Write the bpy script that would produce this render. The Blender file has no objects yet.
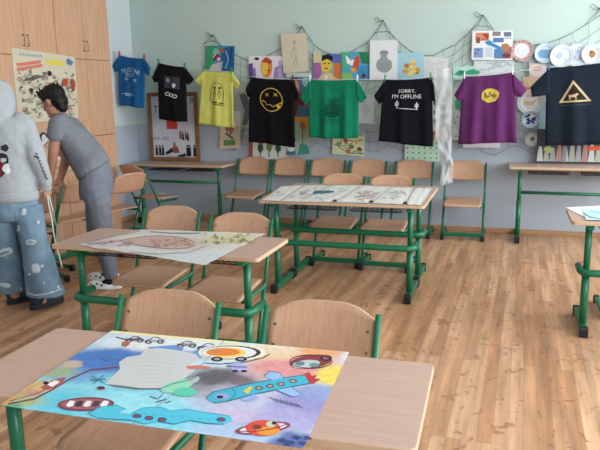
import bpy, bmesh, math, random
from mathutils import Vector, Matrix
import mathutils.noise as mnoise
random.seed(7)
S = bpy.context.scene
COL = S.collection
PI = math.pi
R = math.radians

# ------------------------------------------------------------------ camera, world, light, exposure
F_PX, PITCH, ROLL, YAW, EYE = 654.17, .1997, -.0165, .3282, 1.5834
fw = Vector((-math.sin(YAW)*math.cos(PITCH), math.cos(YAW)*math.cos(PITCH), -math.sin(PITCH)))
r0 = Vector((math.cos(YAW), math.sin(YAW), 0)); u0 = r0.cross(fw)
CR = math.cos(ROLL)*r0 + math.sin(ROLL)*u0
CU = -math.sin(ROLL)*r0 + math.cos(ROLL)*u0
EYEP = Vector((0, 0, EYE))
cam_d = bpy.data.cameras.new('camera'); cam = bpy.data.objects.new('camera', cam_d); COL.objects.link(cam)
cam_d.sensor_fit = 'HORIZONTAL'; cam_d.sensor_width = 36; cam_d.lens = F_PX/600*36; cam_d.clip_start = .05
cam.matrix_world = Matrix(((CR.x, CU.x, -fw.x, 0), (CR.y, CU.y, -fw.y, 0), (CR.z, CU.z, -fw.z, EYE), (0, 0, 0, 1)))
S.camera = cam
S.view_settings.view_transform = 'Standard'; S.view_settings.look = 'None'
S.view_settings.gamma = 1; S.view_settings.use_curve_mapping = False
S.view_settings.exposure = 0.0
w = bpy.data.worlds.new('sky'); S.world = w; w.use_nodes = True
w.node_tree.nodes['Background'].inputs[0].default_value = (.75, .87, 1, 1)
w.node_tree.nodes['Background'].inputs[1].default_value = 1.0
WINDOWS = [(-1.9, -.1), (.5, 2.3), (2.9, 4.7), (5.2, 7.0)]        # along the right-hand wall
WIN_Z = (.95, 2.75); WALL_R = 2.7
WIN_POWER = 132
for a, b in WINDOWS:
    l = bpy.data.lights.new('window_daylight', 'AREA'); l.shape = 'RECTANGLE'; l.size = b-a; l.size_y = WIN_Z[1]-WIN_Z[0]
    l.energy = WIN_POWER; l.color = (.93, .975, 1.0)
    o = bpy.data.objects.new('window_daylight', l); COL.objects.link(o)
    o.location = (WALL_R+.16, (a+b)/2, sum(WIN_Z)/2); o.rotation_euler = (0, R(90), 0)
    o.rotation_euler = (R(90), 0, R(90))

def at(px, py, **k):
    """the point of a known plane (X=, Y= or Z=) that the photograph shows at a pixel"""
    d = fw + CR*((px-300)/F_PX) - CU*((py-225)/F_PX)
    (n, v), = k.items(); i = 'XYZ'.index(n)
    return EYEP + d*((v-EYEP[i])/d[i])
def deep(px, py, dist):
    """the point a given distance away along the viewing axis"""
    return EYEP + (fw + CR*((px-300)/F_PX) - CU*((py-225)/F_PX))*dist

# ------------------------------------------------------------------ materials
def lin(c):
    if isinstance(c, str):
        c = tuple(int(c[i:i+2], 16) for i in (0, 2, 4))
    return tuple(((v/255)/12.92 if v/255 <= .04045 else ((v/255+.055)/1.055)**2.4) for v in c) + (1,)
_m = {}
def mat(name, col, rough=.6, metal=0, spec=.4, noise=0, nscale=30, stretch=(1, 1, 1), col2=None, bump=0, alpha=1, sheen=0):
    if name in _m: return _m[name]
    m = bpy.data.materials.new(name); m.use_nodes = True; nt = m.node_tree
    b = nt.nodes['Principled BSDF']
    b.inputs['Base Color'].default_value = lin(col); b.inputs['Roughness'].default_value = rough
    b.inputs['Metallic'].default_value = metal; b.inputs['Specular IOR Level'].default_value = spec
    if alpha < 1: b.inputs['Alpha'].default_value = alpha
    if sheen: b.inputs['Sheen Weight'].default_value = sheen
    if noise or col2 or bump:
        tc = nt.nodes.new('ShaderNodeTexCoord'); mp = nt.nodes.new('ShaderNodeMapping'); mp.inputs['Scale'].default_value = stretch
        n = nt.nodes.new('ShaderNodeTexNoise'); n.inputs['Scale'].default_value = nscale; n.inputs['Detail'].default_value = 5
        nt.links.new(tc.outputs['Object'], mp.inputs['Vector']); nt.links.new(mp.outputs[0], n.inputs['Vector'])
        if noise or col2:
            rp = nt.nodes.new('ShaderNodeValToRGB'); c = lin(col)
            c2 = lin(col2) if col2 else tuple(v*(1-noise) for v in c[:3])+(1,)
            rp.color_ramp.elements[0].position = .35; rp.color_ramp.elements[0].color = c2
            rp.color_ramp.elements[1].position = .65; rp.color_ramp.elements[1].color = c
            nt.links.new(n.outputs['Fac'], rp.inputs[0]); nt.links.new(rp.outputs[0], b.inputs['Base Color'])
        if bump:
            bp = nt.nodes.new('ShaderNodeBump'); bp.inputs['Strength'].default_value = bump; bp.inputs['Distance'].default_value = .01
            nt.links.new(n.outputs['Fac'], bp.inputs['Height']); nt.links.new(bp.outputs[0], b.inputs['Normal'])
    _m[name] = m
    return m
def paint(c):
    """a flat pigment"""
    key = 'pigment_' + (c if isinstance(c, str) else '%02x%02x%02x' % tuple(c))
    return mat(key, c, .8, spec=.2)
GREEN = mat('green_enamel', '0c6848', .35, spec=.5)
BLACK = mat('black_plastic', '1b1c1f', .5)
WIRE = mat('dark_wire', '25282a', .5, metal=.3)
DESKTOP = mat('beech_laminate', 'bd9f90', .36, col2='b5978a', nscale=6, stretch=(1.2, 22, 6))
EDGE = mat('beech_edge', 'c4a588', .5)
PLY = mat('beech_plywood', 'c39b80', .34, col2='b78d72', nscale=7, stretch=(20, 3, 1.6))
PLYSEAT = mat('beech_plywood_seat', 'c1997d', .34, col2='b58a70', nscale=7, stretch=(18, 1.6, 3))
STEEL = mat('rivet_steel', '8f8a80', .35, metal=.9)

def floor_mat():
    m = bpy.data.materials.new('laminate_planks'); m.use_nodes = True; nt = m.node_tree; N = nt.nodes.new; L = nt.links.new
    b = nt.nodes['Principled BSDF']
    tc = N('ShaderNodeTexCoord'); mp = N('ShaderNodeMapping'); mp.inputs['Rotation'].default_value = (0, 0, R(90))
    L(tc.outputs['Object'], mp.inputs['Vector'])
    br = N('ShaderNodeTexBrick'); br.inputs['Scale'].default_value = 1; br.inputs['Brick Width'].default_value = .95
    br.inputs['Row Height'].default_value = .068; br.inputs['Mortar Size'].default_value = .0008; br.offset = .37; br.offset_frequency = 3
    br.inputs['Color1'].default_value = (0, 0, 0, 1); br.inputs['Color2'].default_value = (1, 1, 1, 1); br.inputs['Mortar'].default_value = (.2, .2, .2, 1)
    L(mp.outputs[0], br.inputs['Vector'])
    tone = N('ShaderNodeValToRGB'); e = tone.color_ramp.elements
    e[0].color = lin('b08260'); e[1].color = lin('cda482'); x = e.new(.5); x.color = lin('c0946f')
    L(br.outputs['Color'], tone.inputs[0])
    # grain along the boards
    mg = N('ShaderNodeMapping'); mg.inputs['Scale'].default_value = (26, 1.6, 1); L(tc.outputs['Object'], mg.inputs['Vector'])
    ng = N('ShaderNodeTexNoise'); ng.inputs['Scale'].default_value = 1.3; ng.inputs['Detail'].default_value = 6; L(mg.outputs[0], ng.inputs['Vector'])
    gr = N('ShaderNodeMapRange'); gr.inputs['From Min'].default_value = .3; gr.inputs['From Max'].default_value = .7
    gr.inputs['To Min'].default_value = .78; gr.inputs['To Max'].default_value = 1.12; L(ng.outputs['Fac'], gr.inputs['Value'])
    mul = N('ShaderNodeMix'); mul.data_type = 'RGBA'; mul.blend_type = 'MULTIPLY'; mul.inputs['Factor'].default_value = 1
    L(tone.outputs[0], mul.inputs['A']); L(gr.outputs[0], mul.inputs['B'])
    # broad lighter and darker streaks
    ms = N('ShaderNodeMapping'); ms.inputs['Scale'].default_value = (13, .9, 1); L(tc.outputs['Object'], ms.inputs['Vector'])
    n5 = N('ShaderNodeTexNoise'); n5.inputs['Scale'].default_value = 1; n5.inputs['Detail'].default_value = 3; L(ms.outputs[0], n5.inputs['Vector'])
    r5 = N('ShaderNodeMapRange'); r5.inputs['From Min'].default_value = .32; r5.inputs['From Max'].default_value = .68; r5.inputs['To Min'].default_value = .72; r5.inputs['To Max'].default_value = 1.14; L(n5.outputs['Fac'], r5.inputs['Value'])
    mu5 = N('ShaderNodeMix'); mu5.data_type = 'RGBA'; mu5.blend_type = 'MULTIPLY'; mu5.inputs['Factor'].default_value = 1
    L(mul.outputs['Result'], mu5.inputs['A']); L(r5.outputs[0], mu5.inputs['B']); mul = mu5
    # dark reddish knots and cracks
    mk = N('ShaderNodeMapping'); mk.inputs['Scale'].default_value = (8, 7, 1); L(tc.outputs['Object'], mk.inputs['Vector'])
    nk = N('ShaderNodeTexNoise'); nk.inputs['Scale'].default_value = 1.5; nk.inputs['Detail'].default_value = 3; nk.inputs['Roughness'].default_value = .55
    nk.inputs['Distortion'].default_value = 1.2
    L(mk.outputs[0], nk.inputs['Vector'])
    rk = N('ShaderNodeMapRange'); rk.inputs['From Min'].default_value = .60; rk.inputs['From Max'].default_value = .65; L(nk.outputs['Fac'], rk.inputs['Value'])
    sc = N('ShaderNodeMath'); sc.operation = 'MULTIPLY'; sc.inputs[1].default_value = .58; L(rk.outputs[0], sc.inputs[0])
    mx = N('ShaderNodeMix'); mx.data_type = 'RGBA'; L(sc.outputs[0], mx.inputs['Factor']); L(mul.outputs['Result'], mx.inputs['A']); mx.inputs['B'].default_value = lin('7c4a30')
    # plank joints
    mj = N('ShaderNodeMix'); mj.data_type = 'RGBA'; sj = N('ShaderNodeMath'); sj.operation = 'MULTIPLY'; sj.inputs[1].default_value = .5
    L(br.outputs['Fac'], sj.inputs[0]); L(sj.outputs[0], mj.inputs['Factor']); L(mx.outputs['Result'], mj.inputs['A']); mj.inputs['B'].default_value = lin('6d4a33')
    L(mj.outputs['Result'], b.inputs['Base Color'])
    b.inputs['Roughness'].default_value = .42; b.inputs['Specular IOR Level'].default_value = .4
    return m

def wall_mat(hi='bfd2cc', lo='b0b9c6'):
    """mint green paint above, blue-grey washable paint below"""
    m = bpy.data.materials.new('two_tone_wall_paint'); m.use_nodes = True; nt = m.node_tree; N = nt.nodes.new; L = nt.links.new
    b = nt.nodes['Principled BSDF']; b.inputs['Roughness'].default_value = .75; b.inputs['Specular IOR Level'].default_value = .25
    g = N('ShaderNodeNewGeometry'); sp = N('ShaderNodeSeparateXYZ'); L(g.outputs['Position'], sp.inputs[0])
    mr = N('ShaderNodeMapRange'); mr.inputs['From Min'].default_value = 1.205; mr.inputs['From Max'].default_value = 1.215; L(sp.outputs['Z'], mr.inputs['Value'])
    mx = N('ShaderNodeMix'); mx.data_type = 'RGBA'; L(mr.outputs[0], mx.inputs['Factor'])
    mx.inputs['A'].default_value = lin(lo); mx.inputs['B'].default_value = lin(hi)
    L(mx.outputs['Result'], b.inputs['Base Color'])
    return m

# ------------------------------------------------------------------ mesh helpers
def link(name, bm, mats=None, parent=None, smooth=False, bevel=0, origin=None):
    me = bpy.data.meshes.new(name)
    if origin is not None: bmesh.ops.translate(bm, verts=bm.verts, vec=-Vector(origin))
    bm.to_mesh(me); bm.free()
    for m in (mats if isinstance(mats, (list, tuple)) else [mats]):
        if m: me.materials.append(m)
    o = bpy.data.objects.new(name, me); COL.objects.link(o)
    if origin is not None: o.location = origin
    if smooth:
        for p in me.polygons: p.use_smooth = True
    if bevel:
        md = o.modifiers.new('bevel', 'BEVEL'); md.width = bevel; md.segments = 2; md.limit_method = 'ANGLE'; md.angle_limit = R(40)
    if parent: o.parent = parent
    return o
def empty(name, loc, rz=0):
    o = bpy.data.objects.new(name, None); COL.objects.link(o); o.location = loc; o.rotation_euler = (0, 0, rz); o.empty_display_size = .1
    return o
def tag(o, label=None, cat=None, group=None, kind=None):
    if label: o['label'] = label
    if cat: o['category'] = cat
    if group: o['group'] = group
    if kind: o['kind'] = kind
    return o
def dup(root, loc, rz, label, group=None, parent=None):
    c = root.copy(); COL.objects.link(c)
    if parent is None:
        c.location = loc; c.rotation_euler = (0, 0, rz); c['label'] = label
        if group: c['group'] = group
    else: c.parent = parent
    for ch in root.children: dup(ch, None, 0, None, None, c)
    return c
def box(bm, lo, hi, M=None, mi=0):
    v = [bm.verts.new((x, y, z)) for z in (lo[2], hi[2]) for y in (lo[1], hi[1]) for x in (lo[0], hi[0])]
    fs = [bm.faces.new([v[i] for i in q]) for q in ((0, 2, 3, 1), (4, 5, 7, 6), (0, 1, 5, 4), (1, 3, 7, 5), (3, 2, 6, 7), (2, 0, 4, 6))]
    for f in fs: f.material_index = mi
    if M is not None:
        for q in v: q.co = M @ q.co
def frames(pts):
    """a rotation-minimising pair of axes at each point of a path"""
    pts = [Vector(p) for p in pts]; n = len(pts); out = []
    t = (pts[1]-pts[0]).normalized()
    a = t.orthogonal().normalized()
    if abs(t.z) < .9: a = (Vector((0, 0, 1)) - t*t.z).normalized()
    for i in range(n):
        t = ((pts[min(i+1, n-1)]-pts[i]).normalized() + (pts[i]-pts[max(i-1, 0)]).normalized())
        if t.length < 1e-9: t = pts[min(i+1, n-1)]-pts[max(i-1, 0)]
        t.normalize(); a = (a - t*a.dot(t)).normalized(); out.append((pts[i], a.copy(), t.cross(a)))
    return out
def tube(bm, pts, r, segs=8, cap=True, mi=0, flat=1.0):
    fr = frames(pts); rings = []
    rr = r if isinstance(r, (list, tuple)) else [r]*len(fr)
    for (p, a, b), q in zip(fr, rr):
        ra, rb = q if isinstance(q, tuple) else (q, q*flat)
        rings.append([bm.verts.new(p + a*math.cos(2*PI*k/segs)*ra + b*math.sin(2*PI*k/segs)*rb) for k in range(segs)])
    for A, B in zip(rings, rings[1:]):
        for k in range(segs):
            f = bm.faces.new((A[k], A[(k+1) % segs], B[(k+1) % segs], B[k])); f.material_index = mi
    if cap:
        bm.faces.new(rings[0][::-1]).material_index = mi; bm.faces.new(rings[-1]).material_index = mi
def arc_path(pts, rad, n=5):
    """a polyline with rounded corners"""
    pts = [Vector(p) for p in pts]; out = [pts[0]]
    for a, b, c in zip(pts, pts[1:], pts[2:]):
        p = b+(a-b).normalized()*rad; q = b+(c-b).normalized()*rad
        for k in range(n+1):
            t = k/n; out.append(p*(1-t)**2+b*2*t*(1-t)+q*t*t)
    return out+[pts[-1]]
def prism(bm, poly, fn, t, mi=0, side=None):
    """a polygon in the plane turned into a slab: fn(a, b, h) -> point"""
    A = [bm.verts.new(fn(a, b, 0)) for a, b in poly]; B = [bm.verts.new(fn(a, b, t)) for a, b in poly]
    n = len(poly)
    bm.faces.new(A[::-1]).material_index = mi; bm.faces.new(B).material_index = mi
    for k in range(n):
        bm.faces.new((A[k], A[(k+1) % n], B[(k+1) % n], B[k])).material_index = mi if side is None else side
def rrect(x0, y0, x1, y1, r, n=5):
    out = []
    for cx, cy, a in ((x1-r, y1-r, 0), (x0+r, y1-r, 90), (x0+r, y0+r, 180), (x1-r, y0+r, 270)):
        for k in range(n+1):
            t = R(a+90*k/n); out.append((cx+r*math.cos(t), cy+r*math.sin(t)))
    return out
def slab(bm, nu, nv, top, bot, mi=0, rim=None):
    """a closed sheet between two surfaces given over the unit square"""
    T = [[bm.verts.new(top(i/nu, j/nv)) for i in range(nu+1)] for j in range(nv+1)]
    B = [[bm.verts.new(bot(i/nu, j/nv)) for i in range(nu+1)] for j in range(nv+1)]
    rim = mi if rim is None else rim
    for j in range(nv):
        for i in range(nu):
            bm.faces.new((T[j][i], T[j][i+1], T[j+1][i+1], T[j+1][i])).material_index = mi
            bm.faces.new((B[j][i], B[j+1][i], B[j+1][i+1], B[j][i+1])).material_index = mi
    for i in range(nu):
        bm.faces.new((T[0][i], B[0][i], B[0][i+1], T[0][i+1])).material_index = rim
        bm.faces.new((T[nv][i], T[nv][i+1], B[nv][i+1], B[nv][i])).material_index = rim
    for j in range(nv):
        bm.faces.new((T[j][0], T[j+1][0], B[j+1][0], B[j][0])).material_index = rim
        bm.faces.new((T[j][nu], B[j][nu], B[j+1][nu], T[j+1][nu])).material_index = rim
_txt = {}
def text_shape(s):
    """vertices and faces of lettering, one unit high"""
    if s not in _txt:
        cu = bpy.data.curves.new('lettering', 'FONT'); cu.body = s; cu.resolution_u = 2
        o = bpy.data.objects.new('lettering', cu); COL.objects.link(o)
        dg = bpy.context.evaluated_depsgraph_get(); me = bpy.data.meshes.new_from_object(o.evaluated_get(dg))
        V = [(v.co.x, v.co.y) for v in me.vertices]; Fc = [tuple(p.vertices) for p in me.polygons]
        bpy.data.objects.remove(o); bpy.data.curves.remove(cu); bpy.data.meshes.remove(me)
        _txt[s] = (V, Fc)
    return _txt[s]
class Painter:
    """pigment shapes laid on a surface; fmap(u, v, lift) -> point, (u, v) in units of W x H"""
    def __init__(s, bm, fmap, W=1, H=1, mats=None, lift=.0006, step=.00006):
        s.bm, s.f, s.W, s.H, s.mats, s.n, s.lift, s.step = bm, fmap, W, H, mats if mats is not None else [], 0, lift, step
    def mi(s, c):
        m = c if isinstance(c, bpy.types.Material) else paint(c)
        if m not in s.mats: s.mats.append(m)
        return s.mats.index(m)
    def poly(s, pts, c):
        s.n += 1; h = s.lift+s.step*s.n
        vs = [s.bm.verts.new(s.f(u, v, h)) for u, v in pts]
        f = s.bm.faces.new(vs); f.material_index = s.mi(c)
        if len(vs) > 4: bmesh.ops.triangulate(s.bm, faces=[f])
    def ell(s, u, v, ru, rv, c, rot=0, n=20, wob=0):
        ca, sa = math.cos(rot), math.sin(rot); P = []
        for k in range(n):
            t = 2*PI*k/n; q = 1+wob*random.uniform(-1, 1)
            x, y = ru*s.W*math.cos(t)*q, rv*s.H*math.sin(t)*q
            P.append((u+(x*ca-y*sa)/s.W, v+(x*sa+y*ca)/s.H))
        s.poly(P, c)
    def rect(s, u0, v0, u1, v1, c): s.poly([(u0, v0), (u1, v0), (u1, v1), (u0, v1)], c)
    def line(s, pts, wd, c, closed=False):
        P = [Vector((u*s.W, v*s.H)) for u, v in pts]
        if closed: P = P+[P[0], P[1]]
        s.n += 1; h = s.lift+s.step*s.n; mi = s.mi(c); n = len(P); row = []
        for i in range(n):
            d = (P[min(i+1, n-1)]-P[max(i-1, 0)])
            if d.length < 1e-9: d = Vector((1, 0))
            d.normalize(); nn = Vector((-d.y, d.x))*wd/2
            row.append([s.bm.verts.new(s.f((P[i]+q).x/s.W, (P[i]+q).y/s.H, h)) for q in (nn, -nn)])
        for a, b in zip(row, row[1:]):
            s.bm.faces.new((a[0], a[1], b[1], b[0])).material_index = mi
    def ring(s, u, v, ru, rv, wd, c, n=24): s.line([(u+ru*math.cos(2*PI*k/n), v+rv*math.sin(2*PI*k/n)) for k in range(n)], wd, c, True)
    def text(s, t, u, v, hgt, c, width=None):
        """centred on u, v; hgt and width in the same units as W, H"""
        V, Fc = text_shape(t)
        if not V: return
        x0, x1 = min(p[0] for p in V), max(p[0] for p in V); y0, y1 = min(p[1] for p in V), max(p[1] for p in V)
        k = hgt/max(.01, y1-y0); kx = width/(x1-x0) if width else k
        s.n += 1; h = s.lift+s.step*s.n; mi = s.mi(c)
        vs = [s.bm.verts.new(s.f(u+(x-(x0+x1)/2)*kx/s.W, v-(y-(y0+y1)/2)*k/s.H, h)) for x, y in V]
        for q in Fc:
            try: s.bm.faces.new([vs[i] for i in q]).material_index = mi
            except ValueError: pass
    def flush(s, fmap, maxlen):
        """split long edges so the shapes follow a curved surface, then lay them on it"""
        for _ in range(7):
            L = [e for e in s.bm.edges if math.hypot((e.verts[0].co.x-e.verts[1].co.x)*s.W, (e.verts[0].co.y-e.verts[1].co.y)*s.H) > maxlen]
            if not L: break
            bmesh.ops.subdivide_edges(s.bm, edges=L, cuts=1); bmesh.ops.triangulate(s.bm, faces=[f for f in s.bm.faces if len(f.verts) > 4])
        for v in s.bm.verts: v.co = fmap(v.co.x, v.co.y, v.co.z)
    def scribble(s, u0, v0, u1, v1, c, wd, n=6, seed=0):
        """small hatching and doodle strokes"""
        rr = random.Random(seed)
        for k in range(n):
            u, v = rr.uniform(u0, u1), rr.uniform(v0, v1); P = [(u, v)]
            for q in range(rr.randint(2, 4)):
                u = min(u1, max(u0, u+rr.uniform(-.25, .25)*(u1-u0))); v = min(v1, max(v0, v+rr.uniform(-.25, .25)*(v1-v0))); P.append((u, v))
            s.line(P, wd, c)

# ------------------------------------------------------------------ the room
XL, YB, XR, YF, ZC = -4.81, 7.546, WALL_R, -2.6, 3.25
def struct(name, bm, m, **k): return tag(link(name, bm, m, **k), kind='structure')
bm = bmesh.new(); box(bm, (XL-.2, YF-.2, -.12), (XR+.3, YB+.2, 0)); struct('floor', bm, floor_mat())
bm = bmesh.new(); box(bm, (XL-.2, YF-.2, ZC), (XR+.3, YB+.2, ZC+.1)); struct('ceiling', bm, mat('ceiling_white', 'eceeec', .9))
WALL = wall_mat()
bm = bmesh.new(); box(bm, (XL-.2, YB, 0), (XR+.3, YB+.2, ZC)); struct('wall_back', bm, WALL)
bm = bmesh.new(); box(bm, (XL-.2, YF, 0), (XL, YB, ZC)); struct('wall_left', bm, wall_mat('cfd8dd', 'b3bcca'))
bm = bmesh.new(); box(bm, (XL-.2, YF-.2, 0), (XR+.3, YF, ZC)); struct('wall_front', bm, WALL)
bm = bmesh.new()
box(bm, (XR, YF, 0), (XR+.25, YB, WIN_Z[0])); box(bm, (XR, YF, WIN_Z[1]), (XR+.25, YB, ZC))
ys = [YF]+[q for a in WINDOWS for q in a]+[YB]
for a, b in zip(ys[::2], ys[1::2]): box(bm, (XR, a, WIN_Z[0]), (XR+.25, b, WIN_Z[1]))
struct('wall_right', bm, WALL)
WHITE = mat('white_window_frame', 'f0f1ef', .4)
for i, (a, b) in enumerate(WINDOWS):
    bm = bmesh.new(); z0, z1 = WIN_Z; x0, x1 = XR+.06, XR+.12
    for lo, hi in (((x0, a, z0), (x1, a+.06, z1)), ((x0, b-.06, z0), (x1, b, z1)), ((x0, a, z0), (x1, b, z0+.06)), ((x0, a, z1-.06), (x1, b, z1)), ((x0, (a+b)/2-.04, z0), (x1, (a+b)/2+.04, z1))):
        box(bm, lo, hi)
    struct('window_%d' % (i+1), bm, WHITE, bevel=.006)
SKIRT = mat('beech_skirting', 'b8906c', .5, noise=.15, nscale=4, stretch=(1, 1, 12))
bm = bmesh.new(); box(bm, (XL, YB-.014, 0), (XR, YB, .055)); struct('baseboard_back', bm, SKIRT, bevel=.004)
bm = bmesh.new(); box(bm, (XL, YF, 0), (XL+.014, YB-.014, .055)); struct('baseboard_left', bm, SKIRT, bevel=.004)

# ------------------------------------------------------------------ wardrobes along the left wall
WARD = mat('wardrobe_beech', 'd2a88a', .45, col2='c79c7d', nscale=3.2, stretch=(8, 9, .9))
GAP = mat('wardrobe_gap', '6d533e', .8)
HANDLE = mat('wardrobe_handle', '6a5a4c', .4, metal=.5)
XW = -4.43
def wardrobe(y0, y1, label):
    t = empty('wardrobe', (XW-.19, (y0+y1)/2, 0)); tag(t, label, 'wardrobe', 'built-in wardrobes along the side wall')
    dx = .19
    h = (y1-y0)/2
    bm = bmesh.new(); box(bm, (-.185, -h, 0), (dx-.02, h, 3.05)); link('body', bm, GAP, t)
    bm = bmesh.new(); box(bm, (dx-.02, -h, 0), (dx-.012, h, .06)); link('plinth', bm, WARD, t)
    for s in (-1, 1):
        a, b = (-h+.003, -.002) if s < 0 else (.002, h-.003)
        for z0, z1, nm in ((.064, 1.153, 'lower_door'), (1.159, 1.962, 'middle_door'), (1.968, 3.046, 'upper_door')):
            bm = bmesh.new(); box(bm, (dx-.019, a, z0), (dx, b, z1)); d = link(nm, bm, WARD, t, bevel=.002)
            if nm == 'upper_door':
                zc = 2.10; yy = -.03 if s < 0 else .03
                bm = bmesh.new(); tube(bm, [(dx, yy, zc-.05), (dx+.02, yy, zc-.05), (dx+.02, yy, zc+.05), (dx, yy, zc+.05)], .005, 6); link('handle', bm, HANDLE, d)
    return t
wardrobe(5.603, 6.50, 'beech wardrobe at the far end, its edge beside the strip of bare wall')
wardrobe(4.72, 5.60, 'beech wardrobe behind the big doodle poster')
wardrobe(3.84, 4.717, 'beech wardrobe nearest the camera, mostly hidden by the person in the hoodie')

# ------------------------------------------------------------------ desks
def desk(loc, rz, h, label, baskets=True, plain=False, width=1.3, depth=.5):
    """pupils sit on the +y side; the posts stand under the front edge and the feet run back"""
    t = empty('school_desk', loc, rz); tag(t, label, 'desk', 'green framed school desks')
    W, D = width/2, depth
    bm = bmesh.new(); prism(bm, rrect(-W, 0, W, D, .025), lambda a, b, q: (a, b, h-.024+q), .024, 0, 1)
    link('tabletop', bm, [DESKTOP, EDGE], t, bevel=.003)
    xs = W-.115; PY = .12
    for s in (-1, 1):
        x = s*xs
        bm = bmesh.new(); tube(bm, [(x, PY, .045), (x, PY, h*.55)], .025, 12); tube(bm, [(x, PY, h*.5), (x, PY, h-.03)], .021, 12)
        tube(bm, [(x, PY, h*.5), (x, PY, h*.5+.02)], .027, 12)
        lg = link('leg', bm, GREEN, t, smooth=False, bevel=.0)
        for p in lg.data.polygons: p.use_smooth = len(p.vertices) == 4
        bm = bmesh.new(); box(bm, (x-.02, .02, h-.056), (x+.02, D-.06, h-.0245)); link('top_rail', bm, GREEN, t, bevel=.006)
        bm = bmesh.new(); box(bm, (x-.022, .035, .018), (x+.022, D-.035, .066)); ft = link('foot', bm, GREEN, t, bevel=.008)
        for y0, y1 in ((.0, .05), (D-.05, D)):
            bm = bmesh.new(); prism(bm, rrect(y0, 0, y1, .072, .016), lambda a, b, q: (x-.026+q, a, b), .052); link('end_cap', bm, BLACK, ft, bevel=.004)
    z = h*.475+.055
    xo = xs+.034
    bm = bmesh.new()
    if plain: tube(bm, [(-xs, PY, .525), (xs, PY, .525)], .017, 12)
    else: tube(bm, arc_path([(-xo, .26, z), (-xo, .065, z), (xo, .065, z), (xo, .26, z)], .07, 6), .024, 12)
    for s in (-1, 1):
        if not plain: tube(bm, [(s*xo, PY, z), (s*xs, PY, z)], .016, 8)
    cb = link('footrest_bar', bm, GREEN, t)
    for p in cb.data.polygons: p.use_smooth = True
    if baskets:
        for x0, x1 in ((-xs+.06, -.04), (.04, xs-.06)):
            bm = bmesh.new(); zt, zb, y0, y1 = h-.03, h-.085, .13, .38
            for zz, q in ((zt, 0), (zb, .02)): tube(bm, [(x0+q, y0+q, zz), (x1-q, y0+q, zz), (x1-q, y1, zz), (x0+q, y1, zz), (x0+q, y0+q, zz)], .0035, 5)
            n = 11
            for k in range(n+1):
                x = x0+.02+(x1-x0-.04)*k/n; tube(bm, [(x, y0, zt), (x, y0+.02, zb), (x, y1, zb)], .0024, 4)
            for k in range(1, 4): tube(bm, [(x0+.02, y0+.08*k, zb-.003), (x1-.02, y0+.08*k, zb-.003)], .0024, 4)
            link('wire_basket', bm, WIRE, t)
    return t
TILT = .0226
desk((-.842, 1.318, 0), .045, .79, 'beech desk nearest the camera, under the bright watercolour poster', False)
desk((-1.925, 3.05, 0), .012, .74, 'beech desk beside the bending person, under the pale torn-edged poster')
desk((-1.302, 4.715, 0), TILT, .76, 'near one of two desks pushed together under the long white sheets')
desk((-1.313, 5.222, 0), TILT, .76, 'far one of two desks pushed together under the long white sheets')
desk((.97, 4.365, 0), TILT, .765, 'beech desk cut off by the frame, right of the open floor, with pale papers')
desk((-4.0, 7.03, 0), .0, .745, 'beech desk against the back wall, carrying the framed class picture', plain=True)
desk((.53, 7.025, 0), .0, .80, 'beech desk against the back wall, under the dark shirt with the triangle', plain=True)

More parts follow.
